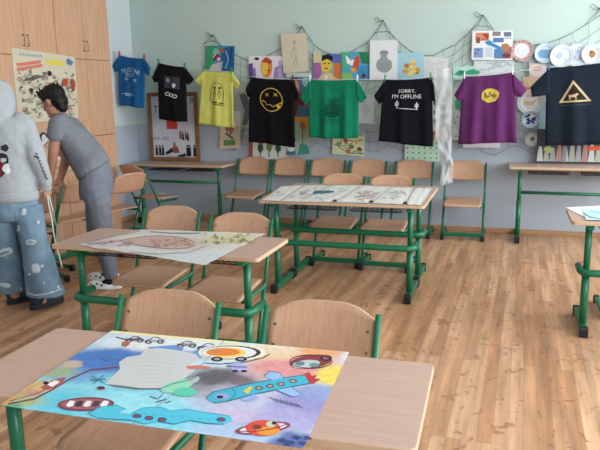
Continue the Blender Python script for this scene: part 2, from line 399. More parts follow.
# ------------------------------------------------------------------ chairs
def make_chair(label):
    t = empty('school_chair', (0, 0, 0)); tag(t, label, 'chair', 'green framed beech school chairs')
    pb, pt = Vector((0, -.15, .05)), Vector((0, .165, .80))
    def post(z): k = (z-.05)/.75; return pb.y+(pt.y-pb.y)*k
    XS = .212
    # backrest: plywood bent round the sitter
    def bk(u, v, q):
        x = (u-.5)*.40; z = .595+v*.225
        top = 1-max(0, abs(u-.5)*2-.55)**2*.32/.2 if v > .5 else 1
        z = .612+.015*(abs(u-.5)*2)**3*(v < .5)+v*(.208-.045*max(0, abs(u-.5)*2-.3)**2/.49)
        y = post(z)+.012-.012*0+.03*(1-(2*u-1)**2)+.0
        return (x, y+q, z)
    bm = bmesh.new(); slab(bm, 16, 8, lambda u, v: bk(u, v, -.005), lambda u, v: bk(u, v, .005), 0, 1)
    b = link('backrest', bm, [PLY, EDGE], t, smooth=True, bevel=0)
    for u in (.06, .94):
        for v in (.25, .7):
            p = bk(u, v, -.006); bm = bmesh.new(); tube(bm, [p, (p[0], p[1]-.003, p[2])], .006, 8); link('rivet', bm, STEEL, b)
    # seat with a rolled front edge and a shallow hollow
    def st(u, v, q):
        k = abs(2*u-1)
        y = -.345+v*.375; x = (u-.5)*(.40-.03*v)
        if v < .12: x *= 1-.10*(1-v/.12)**2
        z = .417-.014*(1-k*k)*math.sin(PI*min(1, v*1.1))-.022*max(0, 1-v/.18)**2+.012*v
        return (x, y, z+q)
    bm = bmesh.new(); slab(bm, 14, 14, lambda u, v: st(u, v, .006), lambda u, v: st(u, v, -.006), 0, 1)
    link('seat', bm, [PLYSEAT, EDGE], t, smooth=True)
    for s in (-1, 1):
        x = s*XS
        bm = bmesh.new(); tube(bm, [(x, pb.y, .04), (x, post(.38), .38)], .0138, 10); tube(bm, [(x, post(.3), .3), (x, pt.y, .80)], .0112, 10)
        lg = link('post', bm, GREEN, t)
        for p in lg.data.polygons: p.use_smooth = len(p.vertices) == 4
        bm = bmesh.new(); tube(bm, arc_path([(x, post(.42), .41), (x*.98, -.02, .394), (x*.88, -.30, .384)], .03), [.013]*8, 8)
        lg = link('seat_arm', bm, GREEN, t)
        for p in lg.data.polygons: p.use_smooth = len(p.vertices) == 4
        bm = bmesh.new(); box(bm, (x-.016, -.185, .018), (x+.016, .185, .052)); ft = link('foot', bm, GREEN, t, bevel=.007)
        for y0, y1 in ((-.215, -.17), (.17, .215)):
            bm = bmesh.new(); prism(bm, rrect(y0, 0, y1, .058, .014), lambda a, c, q: (x-.019+q, a, c), .038); link('end_cap', bm, BLACK, ft, bevel=.003)
    bm = bmesh.new(); box(bm, (-XS, -.165, .035), (XS, -.135, .08)); link('crossbar', bm, GREEN, t, bevel=.008)
    return t
chairs = [
    (-.665, 2.03, .03, 'chair tucked behind the nearest desk, on its side by the open floor'),
    (-1.28, 2.0, .03, 'chair tucked behind the nearest desk, its seat showing below the poster edge'),
    (-1.70, 3.66, .02, 'chair behind the pale poster desk, on its end by the double desk'),
    (-2.28, 3.79, .02, 'chair behind the pale poster desk, on its end by the bending person'),
    (-1.595, 5.82, .03, 'chair behind the double desk, in front of the sheet with teal letters'),
    (-1.125, 5.79, .02, 'chair behind the double desk, beside the hanging plastic strip'),
    (-3.085, 7.22, .0, 'chair against the back wall, right beside the desk with the framed picture'),
    (-2.62, 7.22, .0, 'chair against the back wall, second from the desk with the framed picture'),
    (-2.155, 7.22, .0, 'chair against the back wall, third from the desk with the framed picture'),
    (-1.67, 7.22, .0, 'chair against the back wall, fourth from the desk with the framed picture'),
    (-1.14, 7.22, .0, 'chair against the back wall, mostly behind the double desk and left of the plastic strip'),
    (-.57, 7.22, .02, 'chair against the back wall, alone on the open floor under the purple shirt'),
    (.80, 4.98, .03, 'chair behind the desk with pale papers, cut off by the frame'),
    (-3.90, 5.74, R(252), 'chair turned to the wardrobes just behind the bending person, its back to us'),
    (-4.09, 6.50, R(160), 'chair turned to the back wall in the corner, beside the desk with the framed picture'),
    (-3.97, 4.46, R(240), 'chair turned away between the two people, nearest the person in the hoodie'),
    (-4.02, 5.12, R(255), 'chair turned to the wardrobes that the bending person holds on to'),
]
c0 = None
for x, y, a, lab in chairs:
    if c0 is None:
        c0 = make_chair(lab); c0.location = (x, y, 0); c0.rotation_euler = (0, 0, a)
    else: dup(c0, (x, y, 0), a, lab)
# ------------------------------------------------------------------ net and pictures on the back wall
NET = mat('dark_net_twine', '3d4a4a', .8)
YN = YB-.022
def wpt(px, py, y=YN): p = at(px, py, Y=y); return (p.x, p.z)
tops = [(203, 44), (213, 40), (232, 55), (250, 62), (275, 52), (302, 32), (318, 47), (340, 57), (362, 48), (383, 26), (402, 48), (425, 58), (452, 46), (483, 21), (503, 39), (540, 46), (570, 36), (600, 14), (640, 22)]
tw = [wpt(*p) for p in tops]
def net_top(x):
    if x <= tw[0][0]: return tw[0][1]
    for (xa, za), (xb, zb) in zip(tw, tw[1:]):
        if xa <= x <= xb: return za+(zb-za)*(x-xa)/(xb-xa)
    return tw[-1][1]
bm = bmesh.new()
xa, xb = tw[0][0], tw[-1][0]; NC, NR = 40, 11
nodes = {}
for i in range(NC+1):
    x = xa+(xb-xa)*i/NC; zt = net_top(x)
    zb = .93+.06*math.sin(i*1.7)+(.45 if i < 3 else 0)
    for j in range(NR+1):
        k = j/NR; z = zt+(zb-zt)*k
        nodes[i, j] = Vector((x+.012*math.sin(i*2.3+j*1.9)+.03*math.sin(j*.8+i*.35), YN+.008*math.sin(i+j), z+.010*math.sin(i*1.3+j*2.1)*(j > 0)))
for (i, j), p in nodes.items():
    if (i+1, j) in nodes: tube(bm, [p, nodes[i+1, j]], .0028 if j == 0 else .0017, 4, False)
    if (i, j+1) in nodes: tube(bm, [p, nodes[i, j+1]], .0017, 4, False)
for px, py in ((213, 40), (302, 32), (383, 26), (483, 21), (600, 14)):
    x, z = wpt(px, py)
    for d in (-.13, -.05, .05, .13): tube(bm, [(x, YN, z+.06), (x+d, YN, net_top(x+d))], .0026, 4, False)
    tube(bm, [(x, YN+.02, z+.06), (x, YN-.012, z+.06)], .006, 6)
    tube(bm, [(x, YN, z+.06), (x-.06, YN-.01, z+.04), (x-.10, YN-.01, z+.08), (x-.07, YN-.01, z+.10), (x-.02, YN-.01, z+.05)], .0028, 4, False)
tag(link('fishing_net', bm, NET), 'dark fishing net hung in swags across the back wall, pictures clipped to it', 'net')

class Sheet:
    """a picture on paper at a known plane, its corners read off the photograph"""
    def __init__(s, name, label, cat, corners, base, group=None, y=None, lean=0, thick=.002, edge=None, layer=0, plane=None):
        y = YN-.016-.012*layer if y is None else y
        pl = plane or {'Y': y}
        if len(corners) == 2:
            (x0, y0), (x1, y1) = corners; corners = [(x0, y0), (x1, y0), (x1, y1), (x0, y1)]
            c = [at(*p, **pl) for p in corners]
            xs0, xs1 = (c[0].x+c[3].x)/2, (c[1].x+c[2].x)/2; z0, z1 = (c[0].z+c[1].z)/2, (c[2].z+c[3].z)/2
            c = [Vector((xs0, y, z0)), Vector((xs1, y, z0)), Vector((xs1, y, z1)), Vector((xs0, y, z1))]
        else: c = [at(*p, **pl) for p in corners]
        s.c = c; s.o = (c[0]+c[1]+c[2]+c[3])/4
        s.n = (c[3]-c[0]).cross(c[1]-c[0]).normalized()
        if s.n.dot(EYEP-s.o) < 0: s.n = -s.n
        s.W = ((c[1]-c[0]).length+(c[2]-c[3]).length)/2; s.H = ((c[3]-c[0]).length+(c[2]-c[1]).length)/2
        s.bm = bmesh.new(); s.mats = [base if isinstance(base, bpy.types.Material) else paint(base)]
        s.curl = random.uniform(.0, .006) if plane is None else .002
        slab(s.bm, 6, 6, lambda u, v: s.f(u, v, 0), lambda u, v: s.f(u, v, -thick))
        s.p = Painter(s.bm, s.f, s.W, s.H, s.mats)
        s.meta = (name, label, cat, group)
    def f(s, u, v, h):
        a, b, c, d = s.c; p = (a*(1-u)+b*u)*(1-v)+(d*(1-u)+c*u)*v
        return p+s.n*(h+s.curl*math.sin(PI*u)*v)
    def done(s):
        n, l, c, g = s.meta
        return tag(link(n, s.bm, s.mats, origin=s.o), l, c, g)
G1 = 'pupils\' pictures clipped to the net'
def pic(label, box_, base, draw, layer=0, name='drawing', cat='drawing', **k):
    s = Sheet(name, label, cat, box_, base, G1, layer=layer, **k); draw(s.p, s); return s.done()

def d(p, s):
    p.poly([(0, 0), (.4, 0), (.3, .5), (.15, 1), (0, 1)], '3f9a72'); p.poly([(.55, .1), (1, 0), (1, 1), (.5, 1)], '2b5d93')
    p.poly([(.2, .75), (.6, .6), (.55, 1), (.1, 1)], 'c9c3c4'); p.ell(.35, .3, .12, .2, '7fc0a0')
    for k in range(9): p.ell(.3+.05*(k % 4), .38+.07*(k//3), .06, .07, ['a32c3c', 'd9d3d6', '7d3a52'][k % 3])
    p.ell(.55, .18, .1, .08, 'b5562f'); p.line([(.7, .2), (.8, .5), (.7, .9)], .012, '8fc4e0'); p.line([(.9, .1), (.85, .6)], .012, '173a63')
pic('small green and blue painting with a red berry cluster, over the yellow shirt', [(206.5, 45.5), (234.5, 46), (234, 71.5), (206, 71)], '4f8fb0', d)
def d(p, s):
    p.poly([(0, .35), (.12, .3), (.14, 1), (0, 1)], '6d4f98'); p.poly([(.1, .55), (.2, .5), (.22, 1), (.1, 1)], '8f74b4')
    p.poly([(.75, .5), (1, .35), (1, 1), (.72, 1)], '9c86c0'); p.poly([(.86, .2), (.95, .2), (.95, 1), (.86, 1)], 'bca9d6')
    p.ell(.52, .5, .17, .45, 'e08a35'); p.ell(.47, .55, .1, .3, 'eec35c'); p.poly([(.38, .25), (.5, .05), (.68, .2), (.66, .35), (.45, .28)], 'b24b2c'); p.ell(.24, .12, .07, .06, '232334'); p.ell(.58, .62, .03, .05, '8f3a2a')
pic('orange face painted between purple towers on a white sheet', [(248.5, 56), (283.5, 56), (283, 79), (249, 79)], 'e6dfe8', d)
def d(p, s):
    L = 'a59a84'
    p.ell(.52, .22, .05, .04, L); p.line([(.52, .26), (.47, .42), (.55, .58), (.42, .85)], .008, L); p.line([(.55, .58), (.6, .85)], .008, L); p.line([(.49, .36), (.35, .5), (.4, .62)], .007, L); p.line([(.5, .36), (.63, .45)], .007, L)
pic('tilted beige sheet with one thin pencilled dancer', [(280.5, 34), (306.5, 33), (308.5, 71), (283.5, 73.5)], 'd3cab5', d, layer=1)
def d(p, s):
    p.rect(.45, 0, 1, .35, '5d6db4'); p.rect(0, .35, .3, 1, 'a868a8'); p.rect(.75, .35, 1, 1, 'd5753f'); p.rect(0, 0, .3, .35, 'd8c9a2')
    p.ell(.48, .42, .2, .3, 'e3c24e'); p.poly([(.3, .3), (.32, .08), (.55, .02), (.72, .12), (.68, .3), (.5, .2)], '20222c'); p.line([(.38, .38), (.46, .36)], .012, '20222c'); p.line([(.54, .36), (.62, .38)], .012, '20222c')
    p.line([(.42, .56), (.55, .55)], .012, '7a2b22'); p.poly([(.15, 1), (.35, .75), (.48, .9), (.65, .72), (.9, 1)], 'd8c49c'); p.poly([(.42, 1), (.45, .82), (.55, .82), (.52, 1)], 'f2efe8')
pic('bright portrait of a dark haired man with a yellow face', [(313.5, 53), (341, 54), (340.5, 80.5), (313, 80)], '8fb0a8', d)
def d(p, s):
    p.poly([(0, 0), (.35, 0), (.2, .6), (0, .5)], '58b184'); p.poly([(.65, 0), (1, 0), (1, .45), (.75, .4)], '2f7f57'); p.rect(.6, .5, 1, 1, '3e8fc0'); p.rect(0, .75, .4, 1, '8ec26a')
    p.poly([(.4, .7), (.5, .2), (.62, .1), (.68, .3), (.6, .65)], 'd94f2f'); p.poly([(.15, .1), (.35, .3), (.48, .25), (.4, .5), (.2, .4)], 'eef3f4'); p.poly([(.3, .6), (.55, .55), (.5, .75)], 'eaa437'); p.ell(.82, .85, .08, .08, '6d2730')
pic('painting of a red and white bird among green leaves and blue water', [(341.5, 52), (368.5, 52), (368.5, 80), (341.5, 80)], '57a4c5', d)
def d(p, s):
    g = '9aa0a6'
    p.ell(.52, .62, .3, .19, g, wob=.04); p.poly([(.34, .56), (.4, .42), (.38, .33), (.5, .28), (.66, .32), (.62, .42), (.76, .58)], g); p.ell(.52, .3, .16, .05, '8a9096')
    for k in range(7): p.line([(.3+.06*k, .55+.02*(k % 2)), (.34+.06*k, .74)], .005, '858b92')
pic('white sheet with a shaded grey pencil sack', [(370, 40.5), (397.5, 40), (397.5, 80.5), (369.5, 80)], 'e3e6ea', d, layer=1)
def d(p, s):
    random.seed(3)
    for k in range(16):
        a, q = random.uniform(0, 6.3), random.uniform(0, .33); u, v = .52+q*math.cos(a), .55+q*math.sin(a)*1.05
        p.ell(u, v, .09, .08, random.choice(['e3bd4d', 'd69a35', 'f0d37a', 'b97b2c']), wob=.2)
pic('light blue painting crowded with yellow and orange dabs', [(397, 53), (424, 52), (424, 80.5), (397, 80.5)], 'a5d0e2', d)
def d(p, s): p.scribble(.1, .1, .9, .9, 'c9ccd2', .008, 10, 4); p.line([(.1, .2), (.5, .3), (.9, .18)], .008, 'cfc6c0')
pic('pale sheet with hardly visible pencil lines, beside the yellow dabs painting', [(424, 57), (448, 58), (447.5, 78), (424, 78)], 'd9dcda', d)
def d(p, s): p.poly([(.05, .6), (.2, .25), (.45, .35), (.7, .2), (.95, .45), (.85, .7), (.5, .6), (.3, .75)], '3fa37c'); p.ell(.3, .42, .1, .1, '2c8160')
pic('pale mint sheet with a long green creature, over the left of the purple shirt', [(453, 67), (482, 66), (482, 79), (453, 80)], 'b9dcd6', d)
def d(p, s):
    R_ = p.rect
    R_(.08, .06, .42, .34, 'd08a70'); R_(.25, .1, .4, .3, 'a8452f'); R_(.1, .22, .2, .42, '8a5a4a'); R_(.5, .03, .7, .18, '8c7f86'); R_(.78, .05, .96, .2, '6c7484')
    R_(.52, .24, .78, .4, '5f7fae'); R_(.05, .58, .28, .92, '8aa0c8'); R_(.09, .62, .18, .8, '46608f'); R_(.33, .56, .52, .9, 'c9d4e0'); R_(.55, .62, .8, .95, '5d86b5'); R_(.78, .55, .97, .95, '9a6f68')
    p.line([(.38, .42), (.55, .5), (.72, .62)], .035, '3c8fc0'); p.ell(.42, .4, .09, .07, '3c8fc0', wob=.1); p.ell(.82, .56, .1, .14, 'b27d55', wob=.15); p.ell(.84, .85, .1, .08, '7a3f48', wob=.2); R_(.8, .22, .97, .28, 'b8c2cc')
pic('white poster collaged with small photographs and a blue splash', [(472.5, 31), (513, 30.5), (512.5, 60), (471.5, 60)], 'e8ebee', d, layer=2, name='collage_poster', cat='poster')
def d(p, s): p.scribble(.05, .1, .95, .8, 'a9b3b8', .007, 12, 8)
pic('wide pale sheet with thin pencil sketches, under the photo collage', [(474, 60.5), (514, 60.5), (513, 76), (473, 77)], 'dae0e0', d)
def d(p, s):
    p.ell(.5, .5, .5, .48, 'e9dfe0'); p.line([(.2, .5), (.5, .3), (.8, .6)], .01, 'd08a78'); p.ell(.45, .4, .25, .2, 'e4b4a6', wob=.2)
pic('small pink square picture, beside the shoulder of the dark triangle shirt', [(529, 63), (548, 64), (547, 77), (529, 77)], 'e5c3c4', d)
def d(p, s):
    p.ell(.5, .55, .4, .3, 'e8a184', wob=.1); p.ell(.4, .3, .3, .2, 'ecd3a4', wob=.1); p.ell(.5, .6, .18, .1, 'd2705a'); p.line([(.3, .8), (.7, .75)], .01, 'b84e48')
pic('peach coloured picture next to the purple shirt\'s sleeve', [(523, 77), (541, 77), (541, 97), (523, 97)], 'e9c8b4', d, layer=1)
def d(p, s):
    p.poly([(0, 0), (.3, 0), (.5, .25), (.45, .6), (.3, 1), (0, 1)], '6d3f30'); p.ell(.25, .3, .22, .2, 'd9a58e'); p.poly([(.0, .5), (.4, .45), (1, .55), (1, .8), (0, .8)], 'd9692c'); p.poly([(.3, .55), (.6, .42), (.95, .65), (.5, .75)], '7e2230'); p.rect(0, .82, 1, 1, '3d4b88'); p.ell(.8, .15, .2, .12, '9cc4cc')
pic('orange and dark red sunset picture, right of the smiley shirt', [(291, 76), (309.5, 76), (309.5, 116), (291, 116)], '5d7f9b', d)
def d(p, s):
    p.rect(0, .0, 1, .35, 'e3a24e'); p.rect(0, .35, 1, .6, 'dcb873'); p.line([(.72, .25), (.72, .75)], .012, '6c5132'); p.ell(.72, .22, .13, .12, 'a9814a', wob=.2); p.poly([(.5, 1), (.6, .7), (.9, .75), (1, .9), (1, 1)], '4a8f86')
    p.ell(.22, .72, .2, .2, 'dfe3e2'); p.poly([(.02, .62), (.1, .48), (.34, .48), (.44, .64), (.3, .58), (.1, .62)], '1d2230'); p.line([(.12, .78), (.3, .78)], .02, '1d2230'); p.rect(0, .9, .4, 1, '4878a0')
pic('yellow landscape with a lone tree and a bearded face, below the orange sunset', [(286, 117), (309, 117), (309.5, 154), (286.5, 155)], '9db8a2', d, layer=1)
def d(p, s):
    p.rect(0, 0, 1, .45, 'cfd0d2'); p.poly([(.4, .2), (.7, .15), (1, .35), (1, .7), (.85, .95), (.6, .95), (.72, .6), (.55, .4)], '6d7178'); p.poly([(.85, .05), (1, .0), (1, .12), (.88, .14)], 'b3333a'); p.rect(.05, .6, .5, 1, 'e0dfe2')
pic('grey picture with a thick dark curve, right of the yellow shirt', [(232.5, 86), (250, 87), (249.5, 127.5), (232, 127)], 'b7bcc6', d)
def d(p, s):
    p.poly([(.1, .3), (.35, .05), (.5, .25), (.4, .6)], '8a5f52'); p.poly([(.4, .25), (.6, .1), (.7, .5), (.5, .7)], 'a86a55'); p.line([(.3, .6), (.65, .75)], .02, '3a3038'); p.rect(.2, .78, .75, .92, '5f9450'); p.line([(.55, .3), (.8, .2)], .01, '39323a'); p.ell(.5, .22, .1, .06, 'e0c9b8')
pic('beige picture with brown figures on a green patch, below the yellow shirt', [(219.5, 110), (240.5, 109), (240.5, 148), (219.5, 149)], 'd2c1ae', d)
def d(p, s):
    p.rect(0, 0, .1, 1, '9c5d4a'); p.rect(0, .85, 1, 1, 'b7a58c')
    for u, v, c in ((.3, .5, '3f5d4a'), (.52, .45, '6d8f5a'), (.75, .5, '36583f')): p.line([(u, v), (u, .85)], .014, '574336'); p.ell(u, v-.05, .07, .22, c, wob=.2)
    p.ell(.3, .15, .1, .12, 'b0644a', wob=.2); p.ell(.62, .25, .08, .1, 'c98f5d', wob=.2)
pic('pale picture with small dark trees, below the smiley shirt', [(249, 138), (288, 138), (288, 160), (249, 160)], 'd5dad6', d)
def d(p, s):
    p.scribble(.05, .05, .95, .9, '6c7f64', .01, 16, 2)
    for u, v, c in ((.2, .5, '7da36a'), (.4, .3, 'b0573f'), (.6, .6, '5f8a4e'), (.75, .35, 'd8b55b'), (.5, .8, 'a9744e'), (.85, .7, '8a4f46')): p.ell(u, v, .08, .1, c, wob=.2)
pic('yellowish sheet of little green and red figures, below the green shirt', [(333, 133), (365, 134), (364, 156.5), (332, 154)], 'd8d8b4', d)
def d(p, s): p.line([(.3, .2), (.7, .5), (.4, .8)], .008, '9aa2aa'); p.ell(.4, .5, .2, .2, 'cbd2d8', wob=.2)
pic('white sheet half hidden by the green shirt\'s right sleeve', [(358, 94), (375, 95), (374, 124), (357, 123)], 'dcdfe4', d)
def d(p, s):
    cs = ['4e7f5d', '8a4f4a', 'b9a14e', '5b7fa0']
    for k in range(30): p.ell(.08+.165*(k % 6), .12+.19*(k//6), .025, .035, cs[(k*7) % 4], n=8)
pic('pale green sheet with rows of tiny coloured plants, below the offline shirt', [(405, 134), (440, 135), (440, 161.5), (404.5, 161)], 'bfe0cb', d)
def d(p, s):
    p.line([(.3, .95), (.5, .5), (.4, .1)], .008, '4f7f66'); p.rect(0, .82, .75, 1, 'b06a58')
    for v in (.2, .35, .5, .65): p.ell(.3, v, .16, .04, '5b9474', .5); p.ell(.66, v+.05, .16, .04, '3d7a5e', -.5)
pic('pale sheet with a green leafy twig, right of the offline shirt', [(430, 84), (452, 84), (452, 142), (430, 141)], 'd3e2da', d, layer=1)
def d(p, s): p.ell(.5, .3, .38, .15, '49b084', wob=.1); p.scribble(.1, .5, .9, .95, '7da08f', .008, 6, 5); p.ell(.4, .75, .2, .1, 'bcd4e4')
pic('pale sheet with a green blot, left of the purple shirt', [(451.5, 88), (474, 88), (474, 140), (451.5, 140)], 'd6e2e0', d)
def d(p, s): p.scribble(.1, .1, .9, .9, 'b9bcc2', .006, 5, 9)
pic('pale sheet just showing under the hem of the purple shirt', [(463, 112), (500, 112), (500, 147.5), (463, 147.5)], 'dfdde6', d, layer=1)
def d(p, s): p.rect(0, 0, 1, .3, '9cc3cf'); p.rect(0, .7, 1, 1, 'c3dce0')
pic('narrow light blue strip of paper beside the dark triangle shirt', [(539, 102), (548, 102), (548, 136), (539, 136)], 'aad0d6', d)
def d(p, s): p.scribble(.1, .05, .9, .95, 'c3ccd0', .006, 5, 19)
pic('pale sheet behind the neck of the black smiley shirt and the dancer', [(286, 73), (312, 73), (312, 77), (286, 77)], 'c9d6d2', d)

def plate(label, px, py, rpx, rim, base, draw, lay=0):
    y = YN-.03-.022*lay; c = at(px, py, Y=y); rr = (at(px+rpx, py, Y=y)-at(px-rpx, py, Y=y)).length/2
    bm = bmesh.new(); mats = [paint(base), paint(rim)]; n = 28
    prof = [(0, .0, 0), (.62, .0, 0), (.70, -.006, 0), (.98, -.014, 1), (1, -.014, 1), (1, -.010, 1), (.7, .002, 1), (0, .006, 1)]
    rings = []
    for q, dy, mi in prof: rings.append([bm.verts.new(c+Vector((q*rr*math.cos(2*PI*k/n), dy, q*rr*math.sin(2*PI*k/n)))) for k in range(n)] if q else [bm.verts.new(c+Vector((0, dy, 0)))])
    for (A, B, m_) in zip(rings, rings[1:], [q[2] for q in prof[1:]]):
        for k in range(n):
            k2 = (k+1) % n
            vs = [A[k % len(A)], A[k2 % len(A)], B[k2 % len(B)], B[k % len(B)]]; vs = list(dict.fromkeys(vs))
            if len(vs) > 2: bm.faces.new(vs).material_index = m_
    def fm(u, v, h):
        q = math.hypot(u, v); dy = 0 if q < .62 else (-.006*(q-.62)/.08 if q < .7 else -.006-.008*(q-.7)/.28)
        return c+Vector((u*rr, dy-h-.001, -v*rr))
    p = Painter(bm, fm, rr, rr, mats); draw(p)
    tag(link('paper_plate', bm, mats, origin=c, smooth=False), label, 'paper plate', 'painted paper plates on the net')
def d(p): 
    for k in range(16): a = 2*PI*k/16; p.ell(.84*math.cos(a), .84*math.sin(a), .1, .1, ['b98080', 'd3a0a0', '9d7f84'][k % 3])
    p.ell(0, 0, .42, .4, 'dfe4ee', wob=.1)
plate('painted plate with a dusky pink rim, right of the photo collage', 522.5, 50.5, 11, 'd2adac', 'e7e2e8', d)
def d(p): p.poly([(-.7, 0), (-.4, -.35), (.1, -.1), (.6, -.3), (.7, .2), (.2, .5), (-.5, .45)], '7ea9d0'); p.ell(-.1, .2, .4, .2, '5f92c4', wob=.2)
plate('painted plate with blue water, second along the upper row of plates', 545, 53, 10.5, 'c3d4e4', 'c9d9e8', d)
def d(p): p.ell(-.2, -.1, .25, .3, 'c6cede', wob=.2); p.ell(.3, .3, .2, .15, 'cdd9e6', wob=.2)
plate('white painted plate with faint grey spots, third along the upper row', 562, 56, 12, 'dee4eb', 'e3e8ee', d, 1)
def d(p): p.ell(0, -.3, .2, .2, 'b9c7e2', wob=.2); p.ell(-.3, .2, .2, .2, 'aebfe0', wob=.2); p.ell(.35, .2, .18, .22, 'c8d2ea', wob=.2)
plate('white painted plate with pale blue blots, fourth along the upper row', 577, 55, 12, 'd9e2ed', 'dde5ef', d)
def d(p): p.ell(0, 0, .3, .35, 'b07c4a', wob=.2); p.ell(-.1, -.2, .14, .14, '8a5a34')
plate('pale painted plate with a small brown animal, last along the upper row', 592, 54, 10.5, 'dde1e8', 'e2e3ea', d, 1)
def d(p): p.line([(-.4, -.1), (0, .2), (.45, -.2)], .01, 'd89a5a'); p.ell(-.1, .1, .3, .15, 'e6c493', wob=.3)
plate('white painted plate with an orange squiggle, beside the dark triangle shirt', 530.5, 102, 13.5, 'd5dce0', 'e8ebec', d)
def d(p):
    random.seed(5)
    for k in range(14): a, q = random.uniform(0, 6.3), random.uniform(.1, .7); p.ell(q*math.cos(a), q*math.sin(a), .17, .13, ['2c4d8c', '46689f', '1f3a70'][k % 3], random.uniform(0, 3))
plate('small plate with a dark blue flower pattern, below the orange squiggle plate', 530.5, 119.5, 9, 'b9c8de', 'd7dfea', d, 1)
def d(p): p.ell(.05, -.1, .3, .3, '7f8b96', wob=.1); p.ell(.05, -.1, .12, .12, '59646e')
plate('smallest pale plate with a grey middle, lowest of the column of plates', 532, 139.5, 7.5, 'c9d0d4', 'dde1e2', d)

# framed class picture and dark poster standing on the desks by the wall
t = empty('framed_picture', (-4.18, 7.46, .746)); tag(t, 'framed white class picture leaning on the wall, black shirt hanging before it', 'framed picture')
FRAME = mat('brown_frame_wood', '8d6240', .5, noise=.2, nscale=8)
c = [at(149, 92, Y=7.46), at(198.5, 92.5, Y=7.46), at(199, 163, Y=7.46), at(149.5, 163, Y=7.46)]
x0, x1, z1, z0 = (c[0].x+c[3].x)/2, (c[1].x+c[2].x)/2, (c[0].z+c[1].z)/2, .7465
bm = bmesh.new(); fb = .05
for lo, hi in (((x0, 7.445, z0), (x0+fb, 7.475, z1)), ((x1-fb, 7.445, z0), (x1, 7.475, z1)), ((x0+fb, 7.445, z0), (x1-fb, 7.475, z0+fb)), ((x0+fb, 7.445, z1-fb), (x1-fb, 7.475, z1))): box(bm, lo, hi)
def child(o, t): bpy.context.view_layer.update(); o.parent = t; o.matrix_parent_inverse = t.matrix_world.inverted(); return o
child(link('frame', bm, FRAME, bevel=.004), t)
bm = bmesh.new(); box(bm, (x0+fb, 7.458, z0+fb), (x1-fb, 7.472, z1-fb)); mats = [paint('cfd0db')]
p = Painter(bm, lambda u, v, h: Vector((x0+(x1-x0)*u, 7.458-h, z1+(z0-z1)*v)), x1-x0, z1-z0, mats)
K = '26262e'
p.text('. B', .85, .115, .07, K); p.text('T', .16, .24, .075, K); p.text('2014 - 2023', .23, .665, .038, K, .22)
p.rect(.36, .38, .58, .53, 'cf4a44')
def stick(u, v, s_, c1='2a2a33'):
    p.ell(u, v-.05*s_, .016*s_, .016*s_, c1); p.poly([(u-.022*s_, v-.03*s_), (u+.022*s_, v-.03*s_), (u+.018*s_, v+.03*s_), (u+.026*s_, v+.09*s_), (u+.006*s_, v+.09*s_), (u, v+.04*s_), (u-.006*s_, v+.09*s_), (u-.026*s_, v+.09*s_), (u-.018*s_, v+.03*s_)], c1)
for u in (.13, .2, .26): stick(u, .83, 1)
for u in (.76, .8, .9): stick(u, .83, 1.1)
for u, v, c1 in ((.63, .6, '7a5248'), (.68, .62, '4d3a44'), (.74, .61, '8a5a4c'), (.78, .63, '564048')): stick(u, v, .8, c1)
p.poly([(.3, .88), (.45, .8), (.47, .86), (.34, .91)], '2a2a33'); p.ell(.5, .76, .03, .04, 'b0705c'); p.poly([(.46, .8), (.56, .78), (.6, .88), (.46, .88)], '8d5a50'); p.poly([(.55, .92), (.72, .88), (.72, .93), (.56, .95)], '2a2a33'); p.line([(.3, .93), (.9, .95)], .008, '9a98a6')
child(link('picture', bm, mats), t)
t2c = [at(538, 121, Y=7.43), at(640, 121, Y=7.43), at(640, 164, Y=7.43), at(538, 164, Y=7.43)]
sx0, sx1, sz1, sz0 = t2c[0].x, t2c[1].x, 1.165, .803
bm = bmesh.new(); box(bm, (sx0, 7.43, sz0), (sx1, 7.442, sz1)); mats = [paint('474a53')]
p = Painter(bm, lambda u, v, h: Vector((sx0+(sx1-sx0)*u, 7.43-h, sz1+(sz0-sz1)*v)), sx1-sx0, sz1-sz0, mats)
random.seed(11)
for k in range(15):
    u = .04+.065*k; c1 = ['c2c3c2', 'a9ab9a', '9da2aa', 'b0857d'][k % 4]; h_ = random.uniform(.28, .5)
    p.ell(u, .93-h_, .018, .05, c1); p.poly([(u-.02, .97-h_), (u+.02, .97-h_), (u+.032, .94), (u-.032, .94)], c1)
p.poly([(.5, .5), (.8, .44), (1, .5), (1, .62), (.78, .56), (.52, .62)], 'd0603a'); p.rect(.27, .5, .31, .95, '8c8f96'); p.ell(.13, .6, .05, .1, 'b7bd7a', wob=.2)
tag(link('dark_poster', bm, mats, origin=(sx0, 7.436, sz0)), 'dark poster with rows of pale cut-out figures standing on the desk by the wall', 'poster')

